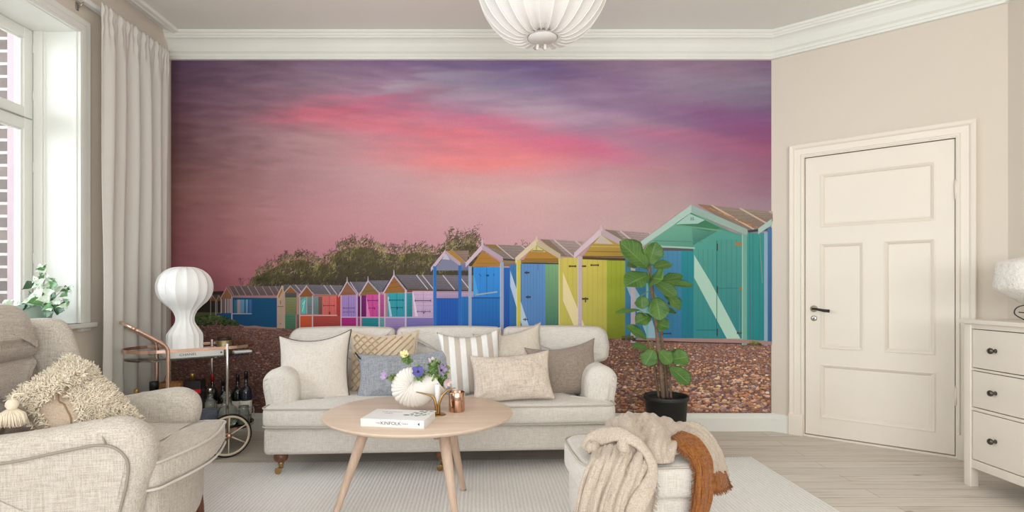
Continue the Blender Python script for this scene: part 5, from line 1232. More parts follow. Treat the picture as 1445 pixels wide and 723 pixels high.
def tuft(mbx, u, v, s=-1):
    p = sp3(u, v, s); e = 0.02; n_ = (sp3(min(u+e, 1), v, s)-p).cross(sp3(u, min(v+e, 1), s)-p)
    if n_.length < 1e-9: return
    n_.normalize(); c0_ = sp3(0, 0, s) - sp3(0, 0, -s)
    if n_.dot(c0_) < 0: n_ = -n_
    L = rr.uniform(0.012, 0.026); d = (n_+Vector((rr.gauss(0, .55), rr.gauss(0, .55), rr.gauss(-0.25, .5)))).normalized(); d2 = (d+Vector((rr.gauss(0, .8), rr.gauss(0, .8), rr.gauss(-0.2, .8)))).normalized()
    mbx.tube([p, p+d*L*0.6, p+d*L*0.6+d2*L*0.6], [0.0022, 0.0028, 0.0016], 4, mi=0 if rr.random() < 0.7 else 1)
for k in range(9000):
    u, v = rr.uniform(-0.98, 0.98), rr.uniform(-0.98, 0.98)
    if v < 0.25 and u < -0.42+0.25*(v+0.3): continue                 # smooth hem strip
    if 0.46 < v < 0.52 or -0.33 < v-0.4*u < -0.30 or (0.6 < v and 0.35 < u < 0.6 and rr.random() < 0.8): continue   # rows between the tufted bands
    tuft(mb, u, v)
for k in range(900):
    a = rr.uniform(-1, 1); e = rr.choice([(a, 0.97), (0.97, a), (-0.97, a)]); tuft(mb, e[0], e[1], rr.choice([-1, 1]))
o = mb.build('tufted_pile', [boucle, plain('looped_wool_ivory', (246, 237, 220), 0.95, var=0.1, nscale=30, spec=0.1)], sh, weld=False); o['kind'] = 'stuff'
mb = MB(); mb.tube([sp3(-0.62+0.12*(v+0.3), v, -1) for v in [x/20 for x in range(-19, 6)]], 0.003, 5); mb.build('hem_seam', plain('hem_brown', (150, 122, 98), 0.9), sh)
tc_ = W(17, 566, 1.83)-pc; tk = W(15, 574, 1.82)-pc
corner = sp3(-0.97, 0.4, -1)
mb = MB(); mb.tube(crom([W(36, 556, 1.86)-pc, W(20, 557, 1.84)-pc, tc_], 5), 0.003, 6)
mb.lathe([(0, 0.018), (0.012, 0.016), (0.018, 0.006), (0.0185, -0.004), (0.013, -0.015), (0.011, -0.018), (0, -0.018)], 18, tc_+Vector((0, 0, -0.012)))
for k in range(260):
    a = rr.uniform(0, 2*PI); r_ = rr.uniform(0.2, 1)**0.5; top_ = tc_+Vector((0.010*math.cos(a), 0.010*math.sin(a), -0.026)); bot = tc_+Vector((0.047*r_*math.cos(a), 0.035*r_*math.sin(a), -0.088+rr.uniform(-0.005, 0.006)+0.012*r_))
    mid = top_.lerp(bot, 0.45)+Vector((0.010*math.cos(a), 0.010*math.sin(a), 0.004)); mb.tube([top_, mid, bot], [0.0022, 0.0024, 0.0018], 4)
mb.build('tassel', boucle, sh, weld=False)

# ================================================================== footstool with throws
PX, PY = 0.53, 2.225
ft = empty('footstool', (PX, PY, 0), R_(4), 'pale linen footstool in the right foreground, half hidden by a throw', 'footstool')
def rr2(hx, hy, r, n=9):
    o = []
    for (cx, cy, a0) in ((hx-r, -hy+r, 270), (hx-r, hy-r, 0), (-hx+r, hy-r, 90), (-hx+r, -hy+r, 180)):
        for k in range(n): a = R_(a0+90*k/(n-1)); o.append((cx+r*math.cos(a), cy+r*math.sin(a)))
        nx = {270: (hx, 0), 0: (0, hy), 90: (-hx, 0), 180: (0, -hy)}[a0]; o.append((nx[0]*1.015, nx[1]*1.015))
    return o
ol = rr2(0.245, 0.235, 0.10)
mb = MB(); mb.slab(ol, 0.125, 0.028, 'xy', off=0.368, rings=8, bulge=0.018, seg=4); c = mb.build('seat_cushion', M['sofa'], ft)
mb = MB(); mb.tube([(x*0.99, y*0.99, 0.428-0.004) for x, y in ol], 0.0045, 6, closed=True); mb.build('piping', M['pipe'], c)
mb = MB(); mb.slab([(x*0.93, y*0.93) for x, y in ol], 0.20, 0.03, 'xy', off=0.212, rings=3); mb.build('base', M['sofa'], ft)
for sx in (-1, 1):
    for sy in (-1, 1): mb = MB(); mb.tube([(sx*0.16, sy*0.15, 0.115), (sx*0.175, sy*0.16, 0.0145)], [0.022, 0.014], 12); mb.build('leg', M['brownwood'], ft)
gz = linen('throw_gauze', (202, 187, 171), (172, 156, 140), scale=330, bmp=0.5, crinkle=(3.0, 2.0, 1.2)); rust = linen('rust_gauze', (158, 100, 52), (118, 70, 34), scale=160, bmp=0.6, crinkle=(4.2, 2.5, 0.7))
th_ = empty('throw_blanket', (PX, PY, 0.43), 0, 'crinkled oatmeal gauze throw with a rust underside heaped over the footstool', 'throw blanket')
B0 = Vector((PX, PY, 0.43))
def cloth(name, rows, mat, amp=0.008, fr=7, seed=0, thick=0.005, nu=14, nv=16, along=True, parent=None, fold=0.012, pleat=0.0):
    R0 = surf([[W(*p)-B0 if not isinstance(p, Vector) else p for p in r] for r in rows], nu, nv)
    nI, nJ = len(R0), len(R0[0]); out = []
    for i in range(nI):
        row = []
        for j in range(nJ):
            p = R0[i][j]; a = R0[min(i+1, nI-1)][j]-R0[max(i-1, 0)][j]; b_ = R0[i][min(j+1, nJ-1)]-R0[i][max(j-1, 0)]
            n_ = a.cross(b_); n_ = n_.normalized() if n_.length > 1e-9 else Vector((0, 0, 1))
            if n_.y > 0 and abs(n_.y) > abs(n_.z): n_ = -n_
            if abs(n_.z) >= abs(n_.y) and n_.z < 0: n_ = -n_
            s_ = j/nJ; t = i/nI
            k = noise.noise(Vector((t*1.3, s_*fr, seed)))*fold + noise.noise(Vector((t*4, s_*fr*3.1, seed+5)))*amp + noise.noise(Vector((t*18, s_*fr*6, seed+9)))*amp*0.35
            k += pleat*(math.sin(s_*44+6*noise.noise(Vector((t*2, s_*2, seed))))+0.6*math.sin(s_*83+t*3+5*noise.noise(Vector((t*3, s_*3, seed+3)))))
            row.append(p+n_*k)
        out.append(row)
    mb = MB(); mb.grid(out); o = mb.build(name, mat, parent or th_); md = o.modifiers.new('t', 'SOLIDIFY'); md.thickness = thick; md.offset = 0
    return o, out
A, _ = cloth('front_drape', [[(846,612,2.22),(872,606,2.2),(898,610,2.2),(922,616,2.2)], [(836,632,2.08),(868,624,2.06),(898,628,2.05),(924,636,2.04)], [(830,650,1.955),(860,646,1.94),(892,648,1.94),(921,657,1.945)], [(822,676,1.93),(850,674,1.915),(884,676,1.91),(912,686,1.92)], [(814,706,1.92),(840,706,1.90),(872,708,1.90),(897,718,1.91)], [(806,745,1.92),(832,747,1.90),(862,748,1.90),(884,752,1.91)], [(800,790,1.93),(826,792,1.91),(852,793,1.91),(874,794,1.92)]], gz, 0.007, 9, 1, fold=0.02, pleat=0.0035, nv=28)
Bm, _ = cloth('heaped_folds', [[(838,628,2.42),(862,618,2.44),(897,612,2.45),(935,614,2.44),(972,622,2.42)], [(834,616,2.36),(862,600,2.37),(897,590,2.38),(936,592,2.37),(974,606,2.36)], [(830,618,2.27),(862,598,2.27),(895,581,2.28),(934,587,2.28),(974,602,2.27)], [(828,624,2.19),(860,608,2.18),(894,590,2.18),(931,597,2.18),(968,613,2.18)], [(828,631,2.12),(860,622,2.10),(894,606,2.08),(932,612,2.09),(963,624,2.10)], [(826,634,2.07),(858,632,2.03),(894,624,2.01),(930,630,2.01),(960,638,2.04)], [(828,636,2.09),(862,644,2.03),(896,650,1.985),(930,655,1.985),(955,650,2.03)]], gz, 0.014, 6, 2, fold=0.045, nu=16, nv=24, pleat=0.003)
# soft rolled edge crossing from the left over the drape
roll = crom([W(*p)-B0 for p in ((826,636,2.10),(838,620,2.10),(868,613,2.04),(893,622,1.99),(912,640,1.955),(921,662,1.925),(912,690,1.895),(897,722,1.885),(884,765,1.88))], 8)
rowsr = []
for i, p in enumerate(roll):
    t = i/(len(roll)-1); a = (roll[min(i+1, len(roll)-1)]-roll[max(i-1, 0)]).normalized(); sd = a.cross(Vector((0, -0.8, 0.6))).normalized(); up = sd.cross(a).normalized()
    if up.z-up.y < 0: up = -up
    w1 = 0.024+0.008*math.sin(t*9); rowsr.append([p+sd*w1*math.cos(q)+up*(0.012*math.sin(q))*(1+0.5*noise.noise(Vector((t*12, q, 0))))+sd*0.006*noise.noise(Vector((t*8, q*1.5, 4))) for q in [2*PI*k/14 for k in range(14)]])
mb = MB(); mb.grid(rowsr, closev=True); mb.add(rowsr[0], [tuple(range(14))]); mb.add(rowsr[-1], [tuple(range(14))]); mb.build('rolled_edge', gz, th_)
Cc, Cg = cloth('side_drape', [[(958,598,2.28),(962,612,2.22),(960,628,2.16),(952,642,2.10)], [(978,598,2.30),(982,614,2.24),(980,632,2.16),(972,646,2.12)], [(996,608,2.30),(998,624,2.24),(996,640,2.17),(988,650,2.14)], [(1012,628,2.30),(1010,642,2.24),(1006,654,2.18),(998,660,2.15)], [(1024,655,2.30),(1020,664,2.25),(1012,672,2.20),(1004,676,2.17)], [(1028,672,2.30),(1022,680,2.26),(1014,686,2.22),(1006,690,2.19)]], gz, 0.005, 6, 3, fold=0.010, pleat=0.003)
De, Dg = cloth('rust_underside', [[(948,618,2.10),(955,612,2.12),(962,610,2.13)], [(957,630,2.045),(974,624,2.05),(986,622,2.07)], [(972,644,2.01),(986,640,2.01),(1001,646,2.05)], [(981,662,1.985),(992,662,1.975),(1005,672,2.03)], [(980,690,1.98),(991,694,1.965),(1005,700,2.02)], [(976,722,1.98),(987,726,1.965),(999,728,2.02)], [(970,760,1.98),(980,762,1.965),(993,764,2.02)]], rust, 0.004, 4, 4, fold=0.008, pleat=0.0025)
plabel(De, 'rust brown gauze underside of the throw')
Dd, Dh = cloth('rust_corner', [[(1003,648,2.30),(1010,652,2.33),(1017,652,2.36)], [(1005,668,2.16),(1014,672,2.18),(1024,670,2.24)], [(1006,684,2.15),(1016,686,2.18),(1028,682,2.24)], [(1008,694,2.15),(1018,692,2.18),(1029,686,2.24)]], rust, 0.003, 4, 6, fold=0.005)
plabel(Dd, 'rust brown frayed corner of the throw')
rr = random.Random(31); mb = MB()
def fringe(pts, dirs, mi, L0=0.014):
    for i in range(len(pts)-1):
        for k in range(3):
            p = pts[i].lerp(pts[i+1], k/3); d = Vector(dirs)+Vector((rr.gauss(0, .35), rr.gauss(0, .35), rr.gauss(0, .35))); d.normalize(); L = rr.uniform(0.6, 1.3)*L0
            mb.tube([p, p+d*L*0.5, p+d*L+Vector((0, 0, -L*0.3))], [0.0012, 0.0012, 0.0006], 4, mi=mi)
fringe(Dg and [r[0] for r in Dg], (-0.8, -0.2, -0.3), 1); fringe(Dh[-1], (0.5, 0, -0.8), 1); fringe([r[-1] for r in Dh], (0.8, 0, -0.5), 1); fringe([r[0] for r in Cg], (0.7, 0.3, 0.2), 0, 0.008)
fringe(crom([W(*p)-B0 for p in ((921,662,1.94),(926,686,1.93),(924,706,1.92),(916,735,1.92))], 8), (0.8, -0.1, -0.4), 0); mb.build('fringe', [gz, rust], th_, weld=False)
o, _ = cloth('folded_hem', [[(905,672,1.945),(912,672,1.94),(920,672,1.945)], [(898,700,1.935),(912,700,1.93),(925,698,1.935)], [(886,740,1.93),(902,742,1.925),(918,742,1.93)]], gz, 0.003, 3, 8, fold=0.004)
# ================================================================== bar cart
KA = R_(40); KX, KY = -1.998, 3.585
cart = empty('bar_cart', (KX, KY, 0), KA, 'copper and chrome oval bar cart with glass top and large spoked wheels, beside the curtain', 'bar cart')
def stad(hl, r, n=14):
    o = [(hl+r*math.cos(a), r*math.sin(a)) for a in [R_(-90+180*k/n) for k in range(n+1)]]
    return o+[(-hl+r*math.cos(a), r*math.sin(a)) for a in [R_(90+180*k/n) for k in range(n+1)]]
ZG = 0.636; ZH = 0.648
m, nt, b = new_mat('cart_glass'); b.inputs['Base Color'].default_value = (*lin((206, 226, 216)), 1); b.inputs['Roughness'].default_value = 0.03; b.inputs['Transmission Weight'].default_value = 1.0; b.inputs['IOR'].default_value = 1.3; M['cglass'] = m
HL, HR = 0.175, 0.195
for z, nm in ((ZG, 'glass_top'), (0.165, 'glass_shelf')):
    mb = MB(); mb.slab(stad(HL, HR-0.004), 0.008, 0.002, 'xy', off=z, seg=2, rings=1); mb.build(nm, M['cglass'], cart)
for z, nm, h_ in ((ZG+0.057, 'top_rail', 0.0095), (0.165, 'shelf_rail', 0.009)):
    ol = stad(HL, HR); rows = []
    for (dx, dz) in ((0, -h_), (0.006, -h_), (0.006, h_), (0, h_)): rows.append([Vector((x*(1+dx/0.3), y*(1+dx/0.2), z+dz)) for x, y in ol])
    mb = MB(); mb.grid(rows, closeu=True, closev=True, smooth=False); mb.build(nm, M['copper'], cart)
for (x, y) in ((0.165, -HR-0.006), (0.165, HR+0.006)):
    mb = MB(); mb.tube([(x, y, 0.10), (x, y, ZG+0.075)], 0.0095, 12); mb.lathe([(0.0095, 0), (0.011, 0.004), (0.009, 0.009), (0, 0.01)], 12, (x, y, ZG+0.075)); mb.build('post', M['chrome'], cart)
for y in (-HR-0.008, HR+0.008):
    pts = [(-0.165, y, 0.02), (-0.165, y, 0.40), (-0.165, y, ZH+0.03)]+crom([(-0.165, y, ZH+0.05), (-0.185, y, ZH+0.085), (-0.24, y, ZH+0.125), (-0.33, y, ZH+0.185)], 5)
    mb = MB(); mb.tube(pts, 0.0115, 12); mb.build('handle_upright', M['copper'], cart)
pts = [Vector((-0.33-0.045*math.sin(PI*t), -math.cos(PI*t)*(HR+0.008), ZH+0.185+0.032*math.sin(PI*t))) for t in [k/16 for k in range(17)]]
mb = MB(); mb.tube(pts, 0.0115, 12); mb.build('handle_bar', M['copper'], cart)
for y in (-HR-0.008, HR+0.008): mb = MB(); mb.lathe([(0, 0), (0.014, 0), (0.016, 0.008), (0.012, 0.02), (0, 0.022)], 14, (-0.165, y, 0)); mb.build('foot', M['rubber'], cart)
WR = 0.138; M['wheelcream'] = plain('cream_enamel', (228, 214, 188), 0.35)
for sg in (-1, 1):
    y = sg*(HR+0.045); Mw = Matrix.Translation((0.165, y, WR)) @ Matrix.Rotation(PI/2, 4, 'X')
    mb = MB(); mb.tube([Mw @ Vector(((WR-0.0065)*math.cos(a), (WR-0.0065)*math.sin(a), 0)) for a in [2*PI*k/56 for k in range(56)]], 0.0065, 8, closed=True); wh = mb.build('wheel', M['rubber'], cart)
    mb = MB(); rows = [[Mw @ Vector((r*math.cos(a), r*math.sin(a), zz)) for a in [2*PI*k/56 for k in range(56)]] for r, zz in ((WR-0.011, -0.006), (WR-0.011, 0.006), (WR-0.024, 0.005), (WR-0.024, -0.005))]
    mb.grid(rows, closeu=True, closev=True); mb.build('rim', M['wheelcream'], wh)
    mb = MB(); mb.lathe([(0, -0.014), (0.015, -0.014), (0.017, -0.006), (0.017, 0.006), (0.013, 0.02), (0, 0.021)], 20, M=Mw); mb.build('hub', M['copper'], wh)
    for k in range(6):
        a = 2*PI*k/6+0.5; mb = MB(); mb.tube([Mw @ Vector((0.012*math.cos(a), 0.012*math.sin(a), 0)), Mw @ Vector(((WR-0.02)*math.cos(a), (WR-0.02)*math.sin(a), 0))], 0.0042, 8); mb.build('spoke', M['wheelcream'], wh)
mb = MB(); mb.tube([(0.165, -HR-0.05, WR), (0.165, HR+0.05, WR)], 0.006, 10); mb.build('axle', M['copper'], cart)
def kp(x, y, z):
    c, s_ = math.cos(KA), math.sin(KA); return Vector((KX+x*c-y*s_, KY+x*s_+y*c, z))
ZT2 = ZG+0.0045
# magazine under the lamp
mg = empty('fashion_book', kp(0.0, -0.015, ZT2), KA, 'flat white coffee-table book with black spine lettering under the white table lamp', 'book')
mb = MB(); mb.bbox((-0.16, -0.12, 0), (0.16, 0.12, 0.040), 0.002); mb.build('cover_block', M['cover'], mg)
text_mesh('spine_lettering', 'CHANEL', 0.020, M['black'], mg, (-0.045, -0.1203, 0.019), (PI/2, 0, 0), 0.0002, sx=1.25)
mb = MB(); mb.box((0.14, -0.1206, 0.015), (0.15, -0.1199, 0.024)); mb.build('spine_mark', M['black'], mg)
# ribbed lamp
m, nt, b = new_mat('cocoon_lamp_skin'); b.inputs['Base Color'].default_value = (*lin((246, 246, 244)), 1); b.inputs['Roughness'].default_value = 0.55; b.inputs['Subsurface Weight'].default_value = 0.25; b.inputs['Subsurface Radius'].default_value = (0.03, 0.03, 0.03)
bump(nt, b, noise_tex(nt, coords(nt, (1, 1, 0.3)), 60, 4), 0.12, 0.004); M['cocoon'] = m
lp = W(256.5, 490, 3.60); lz = ZT2+0.0405
lamp = empty('table_lamp', (KX-0.036, KY-0.012, lz), 0, 'white ribbed mushroom-shaped cocoon table lamp on the bar cart', 'table lamp')
H0 = [(0.112, 0.0), (0.118, 0.004), (0.118, 0.04), (0.118, 0.085), (0.112, 0.105), (0.09, 0.135), (0.068, 0.165), (0.061, 0.19), (0.064, 0.215), (0.082, 0.25), (0.115, 0.282), (0.15, 0.312), (0.176, 0.35), (0.186, 0.39), (0.183, 0.43), (0.165, 0.47), (0.13, 0.503), (0.09, 0.522), (0.045, 0.530), (0.0, 0.531)]
pf = [(p.x*0.88, p.y) for p in crom([(r, z, 0) for r, z in H0], 4)]
NRB = 16
def rib(a, z):
    q = (a*NRB/(2*PI)) % 1.0; return 1-0.035*math.sin(PI*q) if True else 1
mb = MB(); mb.lathe([(max(0, r), z) for r, z in pf], NRB*6, fn=lambda a, z: 1-0.05*(math.sin(PI*((a*NRB/(2*PI)+0.5) % 1.0))**0.8) if z < 0.52 else 1-0.05*(math.sin(PI*((a*NRB/(2*PI)+0.5) % 1.0))**0.8)*max(0, (0.531-z)/0.011))
mb.build('ribbed_shade', M['cocoon'], lamp)
mb = MB(); 
for k in range(NRB):
    a = 2*PI*(k+0.5)/NRB; mb.tube([(r*1.0*math.cos(a), r*1.0*math.sin(a), z) for r, z in pf[:-2]], 0.0012, 5)
mb.build('wire_ribs', plain('rib_white', (250, 250, 248), 0.5), lamp)
# brass tin
ti = kp(0.215, 0.085, ZT2)
tin = empty('candle_tin', ti, 0, 'antiqued gold candle jar with a dark rim on the right end of the bar cart', 'candle jar')
mb = MB(); mb.lathe([(0, 0), (0.043, 0), (0.046, 0.004), (0.046, 0.078), (0.044, 0.08)], 28); mb.build('jar', plain('speckled_gold', (160, 146, 104), 0.4, 0.8, 0.3, 70), tin)
mb = MB(); mb.lathe([(0.044, 0.078), (0.046, 0.08), (0.0465, 0.096), (0.044, 0.098), (0.040, 0.096), (0.040, 0.08), (0, 0.08)], 28, fn=lambda a, z: 1+0.012*math.sin(a*14)); plabel(mb.build('rim_band', plain('dark_band', (62, 52, 44), 0.5, 0.5, 0.3, 90), tin), 'dark patterned rim band')
mb = MB(); mb.bbox((-0.055, -0.03, 0), (0.055, 0.03, 0.012), 0.002); bx_ = mb.build('white_box', M['cover'], None, loc=kp(0.30, -0.03, ZT2), rot=(0, 0, KA)); tag(bx_, 'slim white box lying at the right tip of the bar cart top', 'box')
# ---- lower shelf goods
ZS = 0.1695
def glassmat(n, c, rough=0.08, tr=0.0): 
    m, nt, b = new_mat(n); b.inputs['Base Color'].default_value = (*lin(c), 1); b.inputs['Roughness'].default_value = rough; b.inputs['Transmission Weight'].default_value = tr; b.inputs['Coat Weight'].default_value = 0.5; nz = noise_tex(nt, coords(nt), 20, 2); bump(nt, b, nz, 0.05, 0.002); return m
gd = glassmat('dark_bottle_glass', (22, 26, 24)); gdb = glassmat('navy_bottle_glass', (26, 32, 48)); gcl = glassmat('clear_bottle_glass', (224, 228, 220), 0.05, 0.85); ggr = glassmat('olive_bottle_glass', (110, 112, 84), 0.1, 0.3); gam = glassmat('amber_glass', (150, 110, 50), 0.1, 0.2)
lw = plain('label_paper', (226, 220, 208), 0.8); lr = plain('red_foil', (150, 30, 34), 0.35, 0.2); lgold = plain('gold_foil', (190, 160, 90), 0.35, 0.8); lbk = plain('black_foil', (20, 20, 22), 0.4)
def bottle(x, y, h, r, gm, capm, label, neck=0.28, sh=0.14, lab=None, nr=0.32, capl=0.16, px=None):
    o = empty('bottle', kp(x, y, ZS), KA, label, 'bottle', 'bottles on the lower shelf of the bar cart')
    zn = h*(1-neck); mb = MB(); pr = [(0, 0), (r*0.9, 0), (r, 0.006), (r, zn-h*sh), (r*0.93, zn-h*sh*0.55), (r*0.6, zn-h*sh*0.15), (r*nr*1.1, zn), (r*nr, zn+0.02), (r*nr, h*0.985), (0, h*0.985)]
    mb.lathe(pr, 22); mb.build('glass_body', gm, o)
    mb = MB(); rr_ = r*nr+0.0012; mb.lathe([(rr_, h*(1-capl)), (rr_, h*0.99), (rr_*0.9, h), (0, h)], 16); mb.build('cap', capm, o)
    if lab: mb = MB(); mb.lathe([(r+0.0006, h*0.14), (r+0.0006, h*0.42)], 22); 
    if lab: mb.build('paper_label', lab, o)
    return o
bottle(0.03, 0.13, 0.335, 0.036, ggr, lgold, 'tall olive glass bottle with gold foil neck, right of the black box', px=0, lab=None, neck=0.34)
bottle(0.155, 0.145, 0.315, 0.036, gd, lr, 'dark wine bottle with red foil neck', lab=lw)
bottle(0.205, 0.075, 0.285, 0.037, gd, lbk, 'dark bottle with pale neck band just right of the red-necked one', lab=lw, neck=0.3)
bottle(0.252, 0.137, 0.325, 0.034, ggr, lgold, 'slim bottle with pale neck seen left of the near chrome post', neck=0.36)
bottle(0.295, 0.06, 0.31, 0.036, gd, lbk, 'black bottle just right of the near chrome post', lab=lw)
bottle(0.325, -0.03, 0.34, 0.037, gdb, lbk, 'tallest black bottle at the far right tip of the lower shelf', lab=lw, neck=0.3)
bottle(0.115, 0.03, 0.24, 0.042, gcl, M['chrome'], 'squat clear glass bottle with silver cap behind the armchair arm', neck=0.3, nr=0.4)
bottle(-0.30, 0.0, 0.285, 0.026, gam, lgold, 'amber bottle with gold cap, leftmost on the lower shelf', neck=0.3, nr=0.5)
bottle(-0.265, -0.045, 0.27, 0.032, glassmat('milk_glass', (226, 224, 216), 0.3), lw, 'white bottle with white cap beside the amber one', neck=0.35, nr=0.7)
bottle(-0.20, 0.055, 0.315, 0.03, gd, lbk, 'dark bottle with large square black stopper', neck=0.25, nr=0.85, capl=0.22)
bottle(-0.155, -0.03, 0.28, 0.033, gdb, plain('blue_grey_cap', (72, 80, 92), 0.4), 'bottle with blue-grey cap left of the basket', neck=0.3, nr=0.75, capl=0.2)
# faceted decanter & jug
dc = empty('decanter', kp(0.20, -0.045, ZS), KA, 'squat cut-glass decanter behind the near wheel', 'decanter')
mb = MB(); mb.lathe([(0, 0), (0.055, 0), (0.066, 0.03), (0.07, 0.075), (0.06, 0.11), (0.026, 0.135), (0.02, 0.165), (0.028, 0.172), (0, 0.172)], 14, fn=lambda a, z: 1+0.03*math.cos(a*7)); mb.v = list(mb.v); o = mb.build('glass_body', gcl, dc); 
mb = MB(); mb.lathe([(0, 0.173), (0.014, 0.175), (0.026, 0.195), (0.02, 0.215), (0, 0.222)], 10); mb.build('stopper', gcl, dc)
dc2 = empty('glass_jug', kp(0.29, -0.105, ZS), KA, 'small clear glass jug low on the cart behind the right of the near wheel', 'jug')
mb = MB(); mb.lathe([(0, 0.004), (0.035, 0.002), (0.04, 0.02), (0.036, 0.07), (0.03, 0.10), (0.033, 0.12), (0.031, 0.12), (0.028, 0.1), (0.034, 0.07), (0.037, 0.02), (0, 0.012)], 18); mb.build('glass_body', gcl, dc2)
mb = MB(); mb.tube(crom([(0.034, 0, 0.105), (0.06, 0, 0.1), (0.062, 0, 0.06), (0.038, 0, 0.04)], 5), 0.004, 8); mb.build('handle', gcl, dc2)
# grey cloth bag / wrapped item
mb = MB(); mb.rbox((0, 0, 0.065), (0.055, 0.05, 0.065), 0.03, n=6, fn=lambda p: p+Vector((1, 1, 0))*0.012*noise.noise(p*22)); o = mb.build('grey_pouch', linen('grey_pouch_cloth', (100, 106, 118), (70, 74, 84)), None, loc=kp(0.075, -0.10, ZS), rot=(0, 0, KA)); tag(o, 'crumpled blue-grey cloth pouch behind the far arm of the armchair', 'pouch')
# basket
bk2 = empty('wicker_basket', kp(-0.10, 0.062, ZS), KA+R_(-32), 'small slatted wooden basket with a thin arched handle on the lower shelf', 'basket')
ww = wood('basket_slats', (184, 132, 82), (140, 92, 52), 2, 10)
for k in range(12):
    for sy in (-1, 1): x = -0.062+0.0104*k; mb = MB(); mb.bbox((x, sy*0.042-0.0015, 0.0), (x+0.0092, sy*0.042+0.0015, 0.30), 0.001); mb.build('slat', ww, bk2)
for sx in (-1, 1):
    mb = MB(); mb.bbox((sx*0.064-0.002, -0.042, 0), (sx*0.064+0.002, 0.042, 0.30), 0.001); mb.build('end_panel', ww, bk2)
mb = MB(); mb.bbox((-0.064, -0.042, 0), (0.064, 0.042, 0.004), 0.001); mb.build('bottom_panel', ww, bk2)
mb = MB(); mb.tube([(0.046*math.cos(PI*k/14), 0, 0.29+0.085*math.sin(PI*k/14)) for k in range(15)], 0.0018, 6); mb.build('handle', M['brownwood'], bk2)
# black box with red stripe
bb = empty('gift_box', kp(0.022, 0.02, ZS), KA+R_(-34), 'glossy black box with a red band on the lower shelf of the bar cart', 'box')
mb = MB(); mb.bbox((-0.053, -0.04, 0), (0.053, 0.04, 0.305), 0.002); mb.build('carton', M['black'], bb)
mb = MB(); mb.bbox((-0.0535, -0.0408, 0.225), (0.0535, -0.038, 0.25), 0.0005); plabel(mb.build('band', plain('red_band', (196, 30, 42), 0.4), bb), 'red band')
# ================================================================== fiddle-leaf fig in a black nursery pot
PTx, PTy = W(940, 500, 3.72).x, 3.72
fig = empty('fiddle_leaf_fig', (PTx, PTy, 0), 0, 'tall fiddle-leaf fig in a black plastic pot to the right of the sofa', 'potted plant')
mb = MB(); mb.lathe([(0, 0.0), (0.112, 0.0), (0.116, 0.004), (0.138, 0.325), (0.147, 0.327), (0.149, 0.333), (0.149, 0.352), (0.146, 0.356), (0.139, 0.354), (0.136, 0.33), (0.134, 0.30)], 40); pot = mb.build('pot', plain('black_pot', (30, 32, 30), 0.55, var=0.2, nscale=20), fig)
mb = MB(); mb.lathe([(0.134, 0.312), (0.10, 0.318), (0.05, 0.322), (0, 0.32)], 30, fn=lambda a, z: 1+0.02*math.sin(a*9)); mb.build('soil', plain('potting_soil', (60, 46, 36), 0.95, var=0.4, nscale=90, bmp=0.8), fig)
bark = plain('fig_bark', (118, 98, 80), 0.85, var=0.2, nscale=40, bmp=0.6)
def fp(px, py, dd=0.0): p = W(px, py, PTy+dd); return Vector((p.x-PTx, p.y-PTy, p.z))
for pts, r0, r1 in (([(936,562,-.01),(932,520,-.02),(927,470,-.01),(922,430,-.01),(918,390,0),(914,368,0)], 0.0145, 0.010), ([(942,562,.03),(938,520,.03),(934,480,.03),(932,450,.03),(931,425,.03)], 0.012, 0.009), ([(930,562,.02),(925,530,.03),(922,500,.03),(920,480,.02)], 0.009, 0.007), ([(947,562,.0),(945,530,0),(946,500,-.01),(947,486,-.02)], 0.009, 0.006), ([(938,562,.05),(941,530,.05),(940,505,.04)], 0.008, 0.006)):
    c = crom([fp(*p) for p in pts], 6); n_ = len(c)
    mb = MB(); mb.tube(c, [r0+(r1-r0)*i/(n_-1)+0.0012*noise.noise(Vector((i*0.9, r0*100, 0))) for i in range(n_)], 10); mb.build('trunk', bark, fig)
m, nt, b = new_mat('fig_leaf'); at = N(nt, 'ShaderNodeUVMap'); sp_n = N(nt, 'ShaderNodeSeparateXYZ'); nt.links.new(at.outputs[0], sp_n.inputs[0])
nz = noise_tex(nt, coords(nt), 9, 3)
wv = N(nt, 'ShaderNodeTexWave', Scale=1.6, Distortion=0.0); wv.bands_direction = 'Y'
# herringbone veins from uv: y - |x|
ab = N(nt, 'ShaderNodeMath', operation='ABSOLUTE'); sb = N(nt, 'ShaderNodeMath', operation='SUBTRACT'); sb.inputs[1].default_value = 0.5; nt.links.new(sp_n.outputs[0], sb.inputs[0]); nt.links.new(sb.outputs[0], ab.inputs[0])
m1 = N(nt, 'ShaderNodeMath', operation='MULTIPLY'); m1.inputs[1].default_value = 0.55; nt.links.new(ab.outputs[0], m1.inputs[0]); s2 = N(nt, 'ShaderNodeMath', operation='SUBTRACT'); nt.links.new(sp_n.outputs[1], s2.inputs[0]); nt.links.new(m1.outputs[0], s2.inputs[1])
m3 = N(nt, 'ShaderNodeMath', operation='MULTIPLY'); m3.inputs[1].default_value = 8.0; nt.links.new(s2.outputs[0], m3.inputs[0]); f3 = N(nt, 'ShaderNodeMath', operation='FRACT'); nt.links.new(m3.outputs[0], f3.inputs[0])
vein = ramp(nt, f3.outputs[0], [(0.0, 1.0), (0.1, 0.0), (0.92, 0.0), (1.0, 1.0)]); mid_ = ramp(nt, ab.outputs[0], [(0.012, 1.0), (0.035, 0.0)])
vm_ = mixrgb(nt, 1.0, vein, mid_, 'LIGHTEN')
cl = ramp(nt, nz, [(0.3, lin((66, 108, 46))), (0.7, lin((96, 138, 60)))]); nt.links.new(mixrgb(nt, mixrgb(nt, 0.55, (0, 0, 0), vm_), cl, lin((150, 178, 104))), b.inputs['Base Color'])
b.inputs['Roughness'].default_value = 0.42; bump(nt, b, vm_, 0.35, 0.004)
